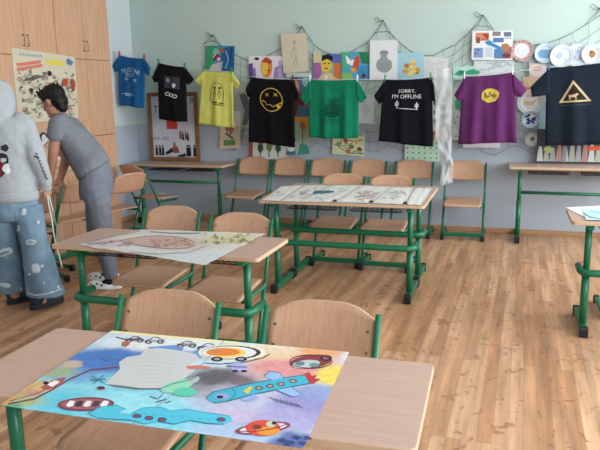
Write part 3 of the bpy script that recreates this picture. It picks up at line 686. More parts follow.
# ------------------------------------------------------------------ clothesline, shirts, pegs
YL = 7.1
CORD = mat('white_cord', 'c9cfcc', .8)
lp = [(117, 53.5), (120, 54.5), (145, 58), (157, 62), (183, 66.5), (203, 69.5), (232, 72), (249, 76.5), (296, 79.5), (306, 79), (360, 79.5), (383, 79.5), (432, 77.5), (463, 76), (515, 71.5), (546, 67.5), (600, 62)]
LW = [at(*q, Y=YL) for q in lp]
LW[0] = Vector((XL+.004, YL+.03, LW[0].z+.02)); LW.append(LW[-1]+(LW[-1]-LW[-3]).normalized()*(XR-LW[-1].x)/((LW[-1]-LW[-3]).normalized().x)); 
bm = bmesh.new(); tube(bm, LW, .0035, 6)
tube(bm, [(XL, YL+.03, LW[0].z), (XL+.02, YL+.03, LW[0].z)], .012, 8)
tag(link('clothesline', bm, CORD), 'thin cord strung across the room with the T-shirts pegged along it', 'clothesline')
def shirt(label, base, TL, TR, HR, HL, slL, slR, prints=None, nf=2.5, amp=.014, fold_ph=0, shade=None, pegs=('2f8f5a', 'pale'), short=''):
    """corners and sleeve outlines (outer top, outer bottom, armpit) as the photograph shows them"""
    W3 = lambda q: at(*q, Y=YL)
    A, B, C, D = W3(TL), W3(TR), W3(HR), W3(HL)
    m = mat('cotton_'+base, base, .9, spec=.15, noise=.12, nscale=9, bump=.06, sheen=.0)
    t = empty('t_shirt', ((A+B)/2)); tag(t, label, 'T-shirt', 'printed T-shirts on the clothesline')
    def yy(u, v): return -(.004+.016*math.sin(PI*min(1, max(0, u)))**.5*(.25+.75*min(1, v*2)))-1.25*amp*v**.7*(math.sin(2*PI*nf*u+fold_ph+.5*math.sin(3*v+fold_ph))+.5*math.sin(2*PI*nf*1.9*u+1.3*fold_ph+1))
    def yb(u, v): return .004+.016*math.sin(PI*u)**.5*(.25+.75*min(1, v*2))-1.25*amp*v**.7*(math.sin(2*PI*nf*u+fold_ph+.5*math.sin(3*v+fold_ph))+.5*math.sin(2*PI*nf*1.9*u+1.3*fold_ph+1))+.002
    def pt(u, v): 
        p = (A*(1-u)+B*u)*(1-v)+(D*(1-u)+C*u)*v
        p.z -= .012*math.sin(PI*u)*(1-v)**4*1.0; p.z += .006*math.sin(5*u+fold_ph)*v**6
        return p
    bm = bmesh.new()
    slab(bm, 28, 24, lambda u, v: pt(u, v)+Vector((0, yy(u, v), 0)), lambda u, v: pt(u, v)+Vector((0, yb(u, v), 0)))
    # sewn hem, a shallow ridge
    link_body = link('body', bm, m, smooth=True); child(link_body, t)
    for sl, corner, side in ((slL, A, 0), (slR, B, 1)):
        if not sl: continue
        o1, o2, ap = [W3(q) for q in sl]
        top = corner+(B-A)*(.04 if side == 0 else -.04); ap = ap+(B-A)*(.03 if side == 0 else -.03)
        def q(u, v, s_): 
            a = top*(1-v)+ap*v; b = o1*(1-v)+o2*v; p = a*(1-u)+b*u
            return p+Vector((0, s_*(.003+.014*math.sin(PI*min(.97, max(.03, v)))**.5)+.012*u*math.sin(3+5*v+fold_ph)+.004, 0))
        bm = bmesh.new(); slab(bm, 8, 10, lambda u, v: q(u, v, -1), lambda u, v: q(u, v, 1)); child(link('sleeve', bm, m, smooth=True), t)
    if prints:
        bm = bmesh.new(); mats = []
        p = Painter(bm, lambda u, v, h: Vector((u, v, h)), (B-A).length, (D-A).length, mats, lift=.001, step=.0007)
        prints(p); p.flush(lambda u, v, h: pt(u, v)+Vector((0, yy(u, v)-h-.003, 0)), .025); child(link('print', bm, mats), t)
    # pegs
    for q, side, cc in ((A+(B-A)*.03, 'left', pegs[0]), (B-(B-A)*.03, 'right', pegs[1])):
        if cc is None: continue
        name = {'2f8f5a': 'green', '2f6f9a': 'blue', 'b0444a': 'red', 'e4e6e2': 'white', '3a3f45': 'dark'}[cc]
        bm = bmesh.new()
        for s_ in (-1, 1):
            pr_ = [(-.007, -.035), (.007, -.035), (.006, .01), (.004, .04), (-.004, .04), (-.006, .01)]
            prism(bm, pr_, lambda a, b, h: Vector((q.x+a, q.y+s_*(.012+.004*(b > .02))+h, q.z+.012+b)), .006)
        tube(bm, [(q.x-.006, q.y, q.z+.018), (q.x+.006, q.y, q.z+.018)], .008, 8)
        tag(link('clothes_peg', bm, mat('peg_'+name, cc, .4), bevel=.001, origin=q), '%s clothes peg on the %s shoulder of the %s' % (name, side, short), 'clothes peg', 'clothes pegs on the cord')
    return t
def d(p):
    c = 'a9c6dd'
    for i, ch in enumerate('MUSTAR'): k = (i-2.5)/2.5; p.text(ch, .5+.30*k, .255+.045*k*k, .055, c, .042)
    p.text('BOY', .48, .36, .05, c, .13)
    for u, v in ((.33, .45), (.68, .46)): p.ell(u, v, .06, .03, '7fa6c6', wob=.3)
    for k in range(5): p.line([(.34+.03*(k % 2), .53+.045*k), (.68-.04*(k % 3), .525+.045*k)], .006, '5d8fba')
    p.text('____', .40, .755, .006, c, .2); p.line([(.27, .74), (.62, .75)], .012, c); p.line([(.3, .78), (.55, .785)], .01, c)
shirt('bright blue T-shirt with white lettering, hung at the strip of bare wall', '1f5f96', (118.5, 55), (145, 58.5), (144, 107.5), (120, 105.5), [(113.5, 64), (114.5, 72), (120, 70)], [(150.5, 68), (147.5, 76), (143.5, 70)], d, 1.6, .010, .5, pegs=('b0444a', 'b0444a'), short='blue shirt')
def d(p):
    p.rect(.24, .2, .8, .42, '3a3d46'); p.ell(.38, .28, .07, .04, '8d9098', wob=.2); p.ell(.6, .36, .06, .04, 'c9ccd2', wob=.2)
    for k in range(3): p.ring(.36+.13*k, .525+.012*k, .085, .028, .010, 'd8dade', 14)
shirt('small black T-shirt with grey photo print, hung before the framed picture', '14151a', (157.5, 62.5), (185.5, 67), (187, 122), (159.5, 119.5), [(152.5, 78), (154, 82.5), (161, 82)], [(194, 79), (188, 85), (185, 80)], d, 1.5, .010, 2, pegs=('2f8f5a', '2f8f5a'), short='small black shirt')
def d(p):
    c = '4a4c34'
    p.line([(.32, .55), (.3, .38), (.36, .24), (.5, .2), (.66, .24), (.72, .4), (.7, .55)], .006, c)
    for u in (.45, .6): p.ell(u, .30, .04, .025, c); p.line([(u, .33), (u-.04, .42), (u, .5), (u+.04, .43), (u, .34)], .006, c)
    p.line([(.36, .56), (.55, .57)], .016, c); p.line([(.6, .575), (.74, .58)], .014, c); p.line([(.4, .6), (.7, .615)], .01, c)
shirt('bright yellow T-shirt with small dark line drawing of two figures', 'cdd06c', (203, 70), (232.5, 72), (234, 127.5), (199, 124), [(195, 80), (197.5, 85), (202.5, 84)], [(240, 83), (237, 88.5), (233, 85)], d, 2, .012, 1, pegs=('2f8f5a', '2f8f5a'), short='yellow shirt')
def d(p):
    c = 'c9ad3e'; P = []
    for k in range(26): a = 2*PI*k/26; P.append((.5+.24*math.cos(a)*(1+.05*math.sin(a*2+.5)), .315+.175*math.sin(a)))
    p.line(P, .0095, c, True)
    for u, v in ((.405, .245), (.595, .235)): p.line([(u-.04, v-.022), (u+.04, v+.022)], .007, c); p.line([(u+.035, v-.025), (u-.035, v+.025)], .007, c)
    p.line([(.32, .34), (.38, .36), (.4, .4), (.48, .39), (.55, .42), (.64, .38), (.72, .35)], .008, c); p.line([(.33, .325), (.305, .35)], .007, c); p.line([(.74, .335), (.7, .37)], .01, c); p.ell(.66, .41, .035, .028, c)
shirt('black T-shirt with a yellow wobbly smiley face', '0f1014', (250, 77), (294, 79.5), (295.5, 147), (249, 142), [(246, 88), (247, 97), (251, 97)], [(298.5, 92), (297.5, 100), (294, 99)], d, 2.2, .010, .3, pegs=('3a3f45', '3a3f45'), short='smiley shirt')
def d(p):
    c = '0f5242'
    p.rect(.27, .3, .7, .305, c)
    for k in range(3): p.line([(.38+.02*k, .34+.022*k), (.62-.015*k, .34+.022*k)], .007, '0c3a30')
    for k in range(9): p.line([(.35+.035*k, .42), (.37+.03*k, .52), (.36+.033*k, .62)], .007, '0e4538')
    p.ring(.5, .52, .12, .12, .009, '0c3a30', 16); p.line([(.34, .68), (.68, .69)], .008, c); p.line([(.3, .72), (.7, .725)], .005, c); p.line([(.4, .56), (.6, .58)], .01, '0c3a30')
shirt('green T-shirt with dark fine print, between the smiley and offline shirts', '127a5a', (308.5, 79.5), (359, 79.5), (358, 138.5), (309, 137.5), [(300, 98), (305, 104.5), (310, 100)], [(367, 97), (361.5, 103), (358.5, 98)], d, 2.5, .016, 2.4, pegs=('e4e6e2', 'e4e6e2'), short='green shirt')
def d(p):
    c = 'd9dbe0'
    p.text('SORRY,', .50, .185, .042, c, .175); p.text("I'M OFFLINE", .50, .265, .042, c, .30)
    def cactus(u, v, s_):
        p.rect(u-.012*s_, v-.07*s_, u+.012*s_, v+.05*s_, c); p.rect(u-.04*s_, v-.04*s_, u-.024*s_, v+.005*s_, c); p.rect(u-.04*s_, v, u-.01, v+.012, c); p.rect(u+.024*s_, v-.045*s_, u+.04*s_, v-.002*s_, c); p.rect(u+.01, v-.008, u+.04*s_, v+.005, c)
    cactus(.31, .40, 1); cactus(.70, .42, .9); p.line([(.34, .45), (.72, .462)], .006, c)
shirt('black T-shirt with SORRY, I\'M OFFLINE in white above small cactus drawings', '12131a', (383.5, 79.5), (432, 77.5), (433, 146.5), (379, 141.5), [(374, 96), (379, 104.5), (385, 97)], [(440, 95), (436, 104), (431.5, 98)], d, 2.3, .012, 1.2, pegs=('2f8f5a', '2f8f5a'), short='offline shirt')
def d(p):
    random.seed(9); p.ell(.54, .30, .165, .105, 'd2bf52', wob=.06)
    for k in range(16): a, q = random.uniform(0, 6.3), random.uniform(.2, .9); p.ell(.54+.15*q*math.cos(a), .30+.092*q*math.sin(a), .018, .016, ['8f7440', 'e9dc9a', 'a58f3c'][k % 3], n=8)
    for u in (.46, .53, .61): p.ring(u, .3, .026, .022, .006, '8a7040', 12)
shirt('purple T-shirt with a yellow oval print', '602c60', (463, 76.5), (514.5, 72), (517, 143), (458, 143.5), [(454, 95), (459, 101.5), (464, 97)], [(527, 90), (521, 97.5), (516, 95)], d, 2.4, .016, 4.2, pegs=('e4e6e2', 'e4e6e2'), short='purple shirt')
def d(p):
    c = 'b9a786'
    T = [(.335, .20), (.18, .45), (.53, .45)]
    def q(k): cx, cy = .347, .37; return [(cx+(u-cx)*k, cy+(v-cy)*k) for u, v in T]
    p.poly(q(1.12), c); p.poly(q(.84), '2a2018')
    p.poly([(.275, .365), (.36, .36), (.375, .345), (.40, .36), (.385, .375), (.37, .38), (.372, .43), (.36, .43), (.355, .395), (.30, .40), (.298, .43), (.285, .43), (.28, .395)], c)
    p.line([(.18, .495), (.55, .495)], .006, '3d4350')
shirt('large dark navy T-shirt with a beige warning triangle showing a cow', '1b2430', (546.5, 68), (628, 59), (632, 144), (545, 145), [(530.5, 87), (532, 97), (547, 95)], [(645, 82), (640, 93), (629, 88)], d, 2.2, .018, 3.2, pegs=('2f6f9a', None), short='triangle shirt')
# crumpled clear strip hung between the offline and the purple shirt
FILM = mat('milky_plastic_film', 'e2e6ea', .55, spec=.25, alpha=.32)
bm = bmesh.new(); a0, a1 = at(432.5, 70, Y=YL-.03), at(452, 67, Y=YL-.03); b0, b1 = at(441, 186, Y=YL-.1), at(452, 182, Y=YL-.1)
def fl(u, v):
    p = (a0*(1-u)+a1*u)*(1-v)+(b0*(1-u)+b1*u)*v
    wv = mnoise.noise(Vector((u*2.5, v*9, .3)))*.05+mnoise.noise(Vector((u*5, v*20, 3.3)))*.02
    p.x += .02*math.sin(v*9)*v+.03*mnoise.noise(Vector((v*6, 2, u)))*v; p.y += wv*(.3+v)-.03*v
    return p
slab(bm, 10, 50, lambda u, v: fl(u, v), lambda u, v: fl(u, v)+Vector((0, .0015, 0)))
tag(link('plastic_strip', bm, FILM, smooth=True), 'long crumpled strip of milky plastic hanging from the clothesline', 'plastic strip')
q = at(449, 67, Y=YL); bm = bmesh.new()
for s_ in (-1, 1): prism(bm, [(-.007, -.03), (.007, -.03), (.004, .04), (-.004, .04)], lambda a, b, h: Vector((q.x+a, q.y+s_*.012+h, q.z+b)), .006)
tag(link('clothes_peg', bm, mat('peg_wood', 'c9b08a', .6), origin=q), 'pale wooden clothes peg holding the plastic strip', 'clothes peg', 'clothes pegs on the cord')
# wall socket
q = at(162, 197, Y=YB); bm = bmesh.new(); prism(bm, rrect(q.x-.04, q.z-.06, q.x+.04, q.z+.06, .012), lambda a, b, h: Vector((a, YB-h, b)), .012); t = link('wall_socket', bm, mat('white_plastic', 'dfe2e2', .4), bevel=.003)
tag(t, 'white double wall socket low on the back wall under the desk with the framed picture', 'socket')
for dz in (-.025, .025):
    bm = bmesh.new(); prism(bm, [(q.x+.022*math.cos(2*PI*k/16), q.z+dz+.022*math.sin(2*PI*k/16)) for k in range(16)], lambda a, b, h: Vector((a, YB-.0125-h, b)), .002); link('outlet', bm, mat('grey_plastic', 'a9adb0', .5), t)

# ------------------------------------------------------------------ posters on the wardrobes
def xw(px, py, lift=.003): return at(px, py, X=XW+lift)
s = Sheet('doodle_poster', 'big cream poster full of small coloured doodles, taped to the wardrobe', 'poster', [(11, 47.5), (75, 57), (78.5, 118), (19, 124)], 'd0c8b4', plane={'X': XW+.004})
p = s.p
for k in range(8): p.line([(.1+.045*k, .09-.004*k), (.12+.045*k, .05), (.13+.045*k, .09)], .012, '6fa0ae')
p.line([(.05, .22), (.42, .14)], .03, 'd2806a'); p.line([(.05, .28), (.44, .19)], .03, 'd2806a')
p.ell(.66, .13, .17, .05, 'dccb66', wob=.1); p.ell(.9, .1, .06, .05, '5b7aa8', wob=.3)
cs = ['5a5a58', '7a7a70', '6b8a94', 'b0604e', '4a4a4c', '8a9a72', '8a7a62']
rr = random.Random(4)
for k in range(190):
    u, v = rr.uniform(.05, .94), rr.uniform(.28, .95)
    if k % 3 == 0: p.line([(u, v), (u+rr.uniform(-.05, .05), v+rr.uniform(-.05, .05)), (u+rr.uniform(-.06, .06), v+rr.uniform(-.04, .04))], .007, cs[k % 7])
    elif k % 3 == 1: p.ring(u, v, rr.uniform(.012, .03), rr.uniform(.01, .025), .006, cs[(k*3) % 7], 8)
    else: p.line([(u, v), (u+rr.uniform(.02, .06), v-rr.uniform(.0, .03))], rr.uniform(.006, .016), cs[(k*5) % 7])
p.ell(.53, .3, .035, .04, '33343a'); p.ell(.22, .55, .03, .03, '3a3a40'); p.ell(.78, .42, .05, .07, 'b5503f', wob=.3); p.ell(.92, .45, .04, .09, 'a84a44', wob=.3); p.ell(.36, .62, .03, .06, 'b96a55', wob=.2); p.ell(.62, .8, .06, .03, 'c9a24e', wob=.2)
for k in range(6): p.line([(.12+.02*k, .42), (.3+.03*k, .34)], .006, '60605c')
s.done()
s = Sheet('shoe_poster', 'beige poster with drawings of sneakers, on the wardrobe between the two people', 'poster', [(33, 128), (77, 127), (78, 172), (36, 180)], 'c6a98b', plane={'X': XW+.004})
p = s.p
for u, v, rt in ((.2, .22, -.5), (.5, .12, .5), (.45, .55, .1), (.78, .5, -.2), (.25, .75, .3)):
    p.ell(u, v, .11, .13, '3b3f52', rt); p.ell(u, v+.07, .12, .05, 'd8d6d2', rt); p.ell(u+.02, v-.02, .05, .07, 'cfd2d8', rt)
for k in range(5): p.line([(.08+.2*k, -.0), (.1+.2*k, .08)], .006, '8a4f3c')
p.scribble(.05, .3, .95, .95, '6a4f42', .008, 14, 6)
s.done()
# ------------------------------------------------------------------ papers on the desks
def wash(name, base, blobs, o, z, edge=.05):
    """watercolour paper: soft pools of pigment (centre and radii as the photograph shows them)"""
    m = bpy.data.materials.new(name); m.use_nodes = True; nt = m.node_tree; N = nt.nodes.new; L = nt.links.new
    b = nt.nodes['Principled BSDF']; b.inputs['Roughness'].default_value = .55; b.inputs['Specular IOR Level'].default_value = .35
    tc = N('ShaderNodeTexCoord'); ns = N('ShaderNodeTexNoise'); ns.inputs['Scale'].default_value = 14; ns.inputs['Detail'].default_value = 5
    L(tc.outputs['Object'], ns.inputs['Vector'])
    ad = N('ShaderNodeVectorMath'); ad.operation = 'SUBTRACT'; L(ns.outputs['Color'], ad.inputs[0]); ad.inputs[1].default_value = (.5, .5, .5)
    sc = N('ShaderNodeVectorMath'); sc.operation = 'SCALE'; sc.inputs['Scale'].default_value = .06; L(ad.outputs[0], sc.inputs[0])
    pv = N('ShaderNodeVectorMath'); L(tc.outputs['Object'], pv.inputs[0]); L(sc.outputs[0], pv.inputs[1])
    cur = None
    for px, py, rx, ry, col, st in blobs:
        c = at(px, py, Z=z)-o; ex = (at(px+rx, py, Z=z)-at(px-rx, py, Z=z))/2; ey = (at(px, py+ry, Z=z)-at(px, py-ry, Z=z))/2
        det = ex.x*ey.y-ex.y*ey.x
        d1 = N('ShaderNodeVectorMath'); d1.operation = 'SUBTRACT'; L(pv.outputs[0], d1.inputs[0]); d1.inputs[1].default_value = (c.x, c.y, 0)
        da = N('ShaderNodeVectorMath'); da.operation = 'DOT_PRODUCT'; L(d1.outputs[0], da.inputs[0]); da.inputs[1].default_value = (ey.y/det, -ey.x/det, 0)
        db = N('ShaderNodeVectorMath'); db.operation = 'DOT_PRODUCT'; L(d1.outputs[0], db.inputs[0]); db.inputs[1].default_value = (-ex.y/det, ex.x/det, 0)
        d2 = N('ShaderNodeCombineXYZ'); L(da.outputs['Value'], d2.inputs[0]); L(db.outputs['Value'], d2.inputs[1])
        ln = N('ShaderNodeVectorMath'); ln.operation = 'LENGTH'; L(d2.outputs[0], ln.inputs[0])
        mr = N('ShaderNodeMapRange'); mr.interpolation_type = 'SMOOTHSTEP'; mr.inputs['From Min'].default_value = 1.25; mr.inputs['From Max'].default_value = .55; mr.inputs['To Max'].default_value = st
        L(ln.outputs['Value'], mr.inputs['Value'])
        mx = N('ShaderNodeMix'); mx.data_type = 'RGBA'; L(mr.outputs[0], mx.inputs['Factor'])
        if cur is None: mx.inputs['A'].default_value = lin(base)
        else: L(cur, mx.inputs['A'])
        mx.inputs['B'].default_value = lin(col); cur = mx.outputs['Result']
    # grain of the brush
    n2 = N('ShaderNodeTexNoise'); n2.inputs['Scale'].default_value = 45; n2.inputs['Detail'].default_value = 4; L(tc.outputs['Object'], n2.inputs['Vector'])
    m2 = N('ShaderNodeMapRange'); m2.inputs['From Min'].default_value = .3; m2.inputs['From Max'].default_value = .7; m2.inputs['To Min'].default_value = .88; m2.inputs['To Max'].default_value = 1.08; L(n2.outputs['Fac'], m2.inputs['Value'])
    mu = N('ShaderNodeMix'); mu.data_type = 'RGBA'; mu.blend_type = 'MULTIPLY'; mu.inputs['Factor'].default_value = 1; L(cur, mu.inputs['A']); L(m2.outputs[0], mu.inputs['B'])
    L(mu.outputs['Result'], b.inputs['Base Color'])
    return m
class Lay:
    """a sheet lying on a desk top at height z"""
    def __init__(s, corners, z, base, blobs=(), nu=12, wave=0, rag=0):
        s.z = z; c = [at(*q, Z=z) for q in corners]; s.o = sum(c, Vector())/4
        m = wash('painted_paper', base, blobs, s.o, z) if blobs else mat('paper_'+base, base, .7, spec=.25, noise=.05, nscale=12)
        s.mats = [m]; s.bm = bmesh.new()
        def f(u, v, h):
            p = (c[0]*(1-u)+c[1]*u)*(1-v)+(c[3]*(1-u)+c[2]*u)*v
            g = rag*max(0, 1-min(u, v, 1-u, 1-v)/.08)
            p = p+Vector((g*mnoise.noise(Vector((u*9, v*9, 1))), g*mnoise.noise(Vector((u*9, v*9, 7))), 0))
            return p+Vector((0, 0, h+wave*abs(math.sin(u*7)*math.sin(v*5+1))))
        slab(s.bm, nu, nu, lambda u, v: f(u, v, 0), lambda u, v: f(u, v, -.0012)); s.f = f
        s.p = Painter(s.bm, lambda u, v, h: at(u, v, Z=z+wave+h), 1, 1, s.mats, lift=.0003, step=.000012)
    def done(s, name, label, cat, group=None): return tag(link(name, s.bm, s.mats, origin=s.o), label, cat, group)

# the big watercolour on the nearest desk
Z1 = .7935
blobs = [
 (75, 392, 120, 34, '86cfe2', 1), (150, 418, 90, 20, '86d2e6', 1), (70, 402, 40, 14, '62c6de', .9), (130, 404, 60, 12, '9adcea', .8),
 (222, 384, 50, 18, '8b8794', .95), (258, 402, 70, 20, 'b9bbd8', .9), (292, 366, 52, 15, 'd98f8f', .95), (272, 352, 44, 9, 'e6c9a0', .8), (322, 352, 24, 8, 'e29c62', .9),
 (336, 376, 24, 13, 'e6d060', 1), (312, 406, 46, 20, '9490c8', .95), (280, 422, 44, 14, 'a9a3d2', .9), (236, 432, 56, 13, 'a9c0e4', .9), (298, 442, 34, 10, '5568a6', .95), (318, 392, 28, 9, '8a9ccc', .85), (232, 414, 26, 9, 'c9b4d6', .7),
 (215, 377, 26, 9, '55505a', .85), (243, 381, 16, 6, '6f5a62', .7),
 (110, 360, 70, 15, '4a78c0', 1), (72, 374, 30, 9, '6a98ce', .7), (165, 344, 60, 7, 'e2e5e8', .9), (190, 355, 18, 5, '5580c4', .8),
 (16, 400, 30, 6, 'b4ba78', .9), (36, 386, 22, 7, 'd8b070', .9), (58, 372, 22, 6, '9fb084', .9), (70, 364, 14, 4, 'd0b890', .8), (8, 404, 18, 4, '58a890', .8), (30, 393, 12, 4, 'c98a6a', .8)]
s = Lay([(112, 330.5), (349, 352), (303, 448), (0, 405)], Z1, 'c9dcea', blobs, 14)
p = s.p; K = '2c2c36'
p.poly([(112, 330.5), (240, 342), (238, 344), (110, 332.5)], 'e9dfae')
p.poly([(0, 405), (8, 399), (38, 383), (60, 372), (48, 378), (18, 397), (9, 405)], 'c9a06a')
p.line([(8, 404), (34, 399), (50, 391), (68, 380), (90, 370), (118, 367)], 1.6, '6d4a52'); p.line([(10, 401), (38, 393), (58, 383)], 1.1, '9a5560')
p.poly([(40, 388), (52, 380), (66, 377), (62, 384), (48, 390)], 'a85a66'); p.poly([(46, 384), (56, 380), (60, 382), (52, 387)], 'e9e6e4'); p.ell(46, 383, 3, 1.6, K)
# cars along the top edge
def car(x, y, k, body, roof):
    p.poly([(x-12*k, y+2*k), (x-11*k, y-1*k), (x-5*k, y-1.6*k), (x-2*k, y-4*k), (x+5*k, y-4*k), (x+8*k, y-1*k), (x+13*k, y), (x+13*k, y+2.5*k)], body); p.poly([(x-3*k, y-1.4*k), (x-1*k, y-3.4*k), (x+4*k, y-3.4*k), (x+6*k, y-1.2*k)], roof)
    for q in (-7, 8): p.ell(x+q*k, y+2*k, 4.2*k, 2.2*k, K); p.ell(x+q*k, y+2*k, 2.2*k, 1.1*k, 'b9bcc4')
    p.line([(x-12*k, y+1.6*k), (x-5*k, y-1.6*k), (x-1*k, y-4*k), (x+5*k, y-4*k), (x+13*k, y)], .7, K)
car(134, 339.5, .75, '8a6a76', 'c9ced8'); car(154, 340.5, .8, 'a7a9b4', 'dfe4ea'); car(186, 344.5, .8, '8d8896', 'cdd3da'); car(207, 347, .85, '6f8ec4', 'd3dce8')
p.poly([(122, 342), (128, 340), (130, 344), (126, 347), (121, 346)], 'a2705e'); p.line([(116, 337), (128, 340), (140, 338)], .9, K)
p.poly([(148, 347), (175, 345), (184, 349), (180, 352), (150, 350)], '6a93cf'); p.poly([(188, 356), (196, 350), (216, 348), (212, 353), (200, 357)], '6a93cf')
# torn grey sheet pasted on
p.poly([(146, 349), (158, 348), (176, 350), (196, 354), (200, 359), (189, 365), (193, 372), (182, 380), (170, 388), (140, 388), (118, 385), (105, 384), (112, 377), (120, 369), (119, 362), (127, 357), (140, 355)], 'c3c5c8')
for k in range(7): p.line([(128+3*k, 358+4*k), (150+2*k, 357+4.2*k), (178-2*k, 361+3.6*k)], .4, 'b0b2b6')
p.poly([(105, 384), (118, 385), (140, 388), (170, 388), (170, 389.3), (138, 389.6), (116, 387)], '6f737c')
# roads, bridge and dump truck
p.ell(232, 352.5, 34, 8.5, 'e6ddc6'); p.ell(231, 352.5, 30, 7, '3f4048'); p.ell(229, 352.5, 27.5, 6.2, 'dcdfe2'); p.ell(226, 352.5, 20, 4.8, 'ecc65c'); p.ell(223, 352, 17, 3.8, 'd9803e')
p.line([(205, 363), (220, 364), (245, 362), (262, 358), (270, 354)], .8, K)
for x in (217, 241): p.ell(x, 359, 6, 2.4, K); p.ell(x, 359, 3, 1.2, '9a9ca4')
p.poly([(228, 364), (240, 362), (247, 366), (246, 371), (233, 371)], 'a3a8dc'); p.line([(226, 366), (238, 367), (247, 367)], .8, K); p.ell(235, 371, 3, 1.2, K); p.ell(244, 371, 3, 1.2, K)
p.poly([(186, 366), (200, 365), (212, 367), (210, 368.5), (188, 369)], 'c9756a')
# seam between the two halves of the paper
p.line([(224, 340.8), (200, 366), (182, 388), (152, 410), (130, 425)], .6, '8b8fa0')
# rocket plane
p.poly([(206, 398), (213, 392), (230, 388), (248, 384), (275, 379), (300, 376), (308, 375), (312, 383), (290, 387), (268, 391), (250, 395), (228, 401), (213, 403)], '45abc6')
p.line([(206, 398), (213, 392), (230, 388), (248, 384), (275, 379), (305, 375)], .8, '2f5f7a'); p.line([(213, 403), (228, 401), (250, 395), (290, 387), (312, 383)], .8, '2f5f7a')
p.poly([(304, 374), (309, 372), (312, 376), (317, 374.5), (315, 378.5), (321, 379), (313, 384), (309, 383)], 'b23f42')
p.poly([(264, 376), (270, 371), (280, 373), (284, 378), (272, 380)], '93b4dd'); p.poly([(276, 390), (292, 387), (302, 395), (293, 397)], '93b4dd'); p.poly([(240, 399), (254, 394), (258, 398), (246, 402)], '8fa8d8')
p.line([(264, 376), (270, 371), (280, 373), (284, 378)], .7, '3a5a8c'); p.line([(276, 390), (293, 397), (302, 395), (292, 387)], .7, '3a5a8c')
for x, y in ((259, 388), (270, 386), (281, 384), (293, 381)): p.ell(x, y, 4, 2, '2f4258'); p.ell(x, y, 2.6, 1.2, 'c58f7c')
p.ell(222, 396.5, 7, 3.4, '8e9fcf'); p.ell(220, 397, 3.4, 1.6, K); p.poly([(243, 391), (250, 386), (253, 387), (248, 394)], 'd9c14f'); p.line([(232, 388), (236, 394), (230, 400)], .8, '2f5f7a')
for k in range(6): p.line([(270+5*k, 397+1.2*k), (278+5*k, 402+1.2*k)], .7, '54597a')
# capsule, planet, ovals
p.ell(311, 361.5, 21, 6.6, '7f3a42', -.12); p.ell(306, 364, 14, 4, 'b5bdc0', -.1); p.ell(300, 363.5, 5, 2.2, '5e7f86'); p.ell(314, 365, 5, 2.2, '6a8d90'); p.ell(326, 358, 6, 3, K); p.ell(326, 358, 3.4, 1.6, '9a5a60')
p.ring(311, 361.5, 21, 6.6, .8, '4a2a30')
p.ell(263, 428, 28, 5.6, '8d4a58', -.12); p.ell(263, 428, 24, 4, 'd9d3dd', -.12); p.ell(263, 428, 17.5, 8, 'cf4f3f'); p.ell(268, 431, 12, 4.4, 'e0903f'); p.ell(257, 427, 5, 2.4, '7a3d3a'); p.ell(271, 424, 5, 3, 'b9c9a6'); p.ell(274, 423, 2.2, 1.8, K); p.line([(239, 431), (252, 432), (276, 428), (287, 424)], .9, '6d2f38')
p.ell(86, 404, 28.5, 6.8, '7c3f4c', -.03); p.ell(86, 404, 25.5, 5.2, 'a3606a', -.03)
for k, c1 in enumerate(('e2e5e8', '3c3a44', 'd9dee2', '4a434c', 'e6e8ea')): p.poly([(66+8.5*k, 405), (70+8.5*k, 400.5), (75+8.5*k, 401), (73+8.5*k, 406), (68+8.5*k, 407)], c1)
p.ell(101, 388, 4.4, 1.8, '8d4a58'); p.ell(101, 387.6, 3.2, 1.1, K)
# scribbled star and letters, green creature and its arms
for q in ([(92, 376), (104, 383)], [(104, 375), (93, 384)], [(90, 380), (106, 379)]): p.line(q, .9, '3f6f9a')
for q in ([(100, 356), (108, 360), (118, 354)], [(104, 352), (110, 362)], [(110, 356), (122, 360)], [(112, 352), (116, 359)]): p.line(q, .8, '4f93b8')
for q in ([(150, 396), (158, 399), (163, 394)], [(156, 402), (166, 399)], [(165, 403), (171, 401)]): p.line(q, .8, '3d4250')
p.ell(177, 386, 17, 5.6, '8fcfb4', -.25); p.ell(185, 392, 12, 4.4, '5cc3a8'); p.ell(194, 380, 6, 3, 'a8b6b8', -.4); p.line([(160, 389), (172, 384), (190, 380), (200, 374)], .7, '2f6f5a')
p.poly([(88, 413), (100, 407), (116, 405), (126, 409), (118, 413), (130, 414), (142, 408), (160, 407), (172, 411), (186, 409), (202, 412), (216, 413), (230, 416), (233, 420), (224, 424), (206, 423), (190, 420), (174, 424), (158, 421), (146, 424), (132, 420), (114, 419), (98, 418)], '56bcd8')
for q in ([(88, 413), (100, 407), (116, 405), (126, 409)], [(130, 414), (142, 408), (160, 407), (172, 411), (186, 409), (202, 412), (230, 416)], [(98, 418), (114, 419), (132, 420)], [(158, 421), (174, 424), (190, 420), (206, 423), (224, 424)]): p.line(q, .6, '2f7f9c')
for k in range(10): p.line([(134+9*k, 412+.8*k), (139+9*k, 415+.6*k)], .8, '3da3c4')
for x, y in ((137, 416), (149, 418), (162, 419.5), (221, 419.5)): p.ell(x, y, 4.6, 2.2, '2f4f6a'); p.ell(x, y, 3, 1.4, '8a4a62')
for x, y in ((283, 440), (291, 442), (297, 437), (303, 443), (287, 444.5), (308, 438)): p.ell(x, y, 4, 1.6, '3d4a80', .2, wob=.2)
s.done('watercolour_poster', 'big bright watercolour poster of cars, rocket and red planet on the nearest desk', 'poster')

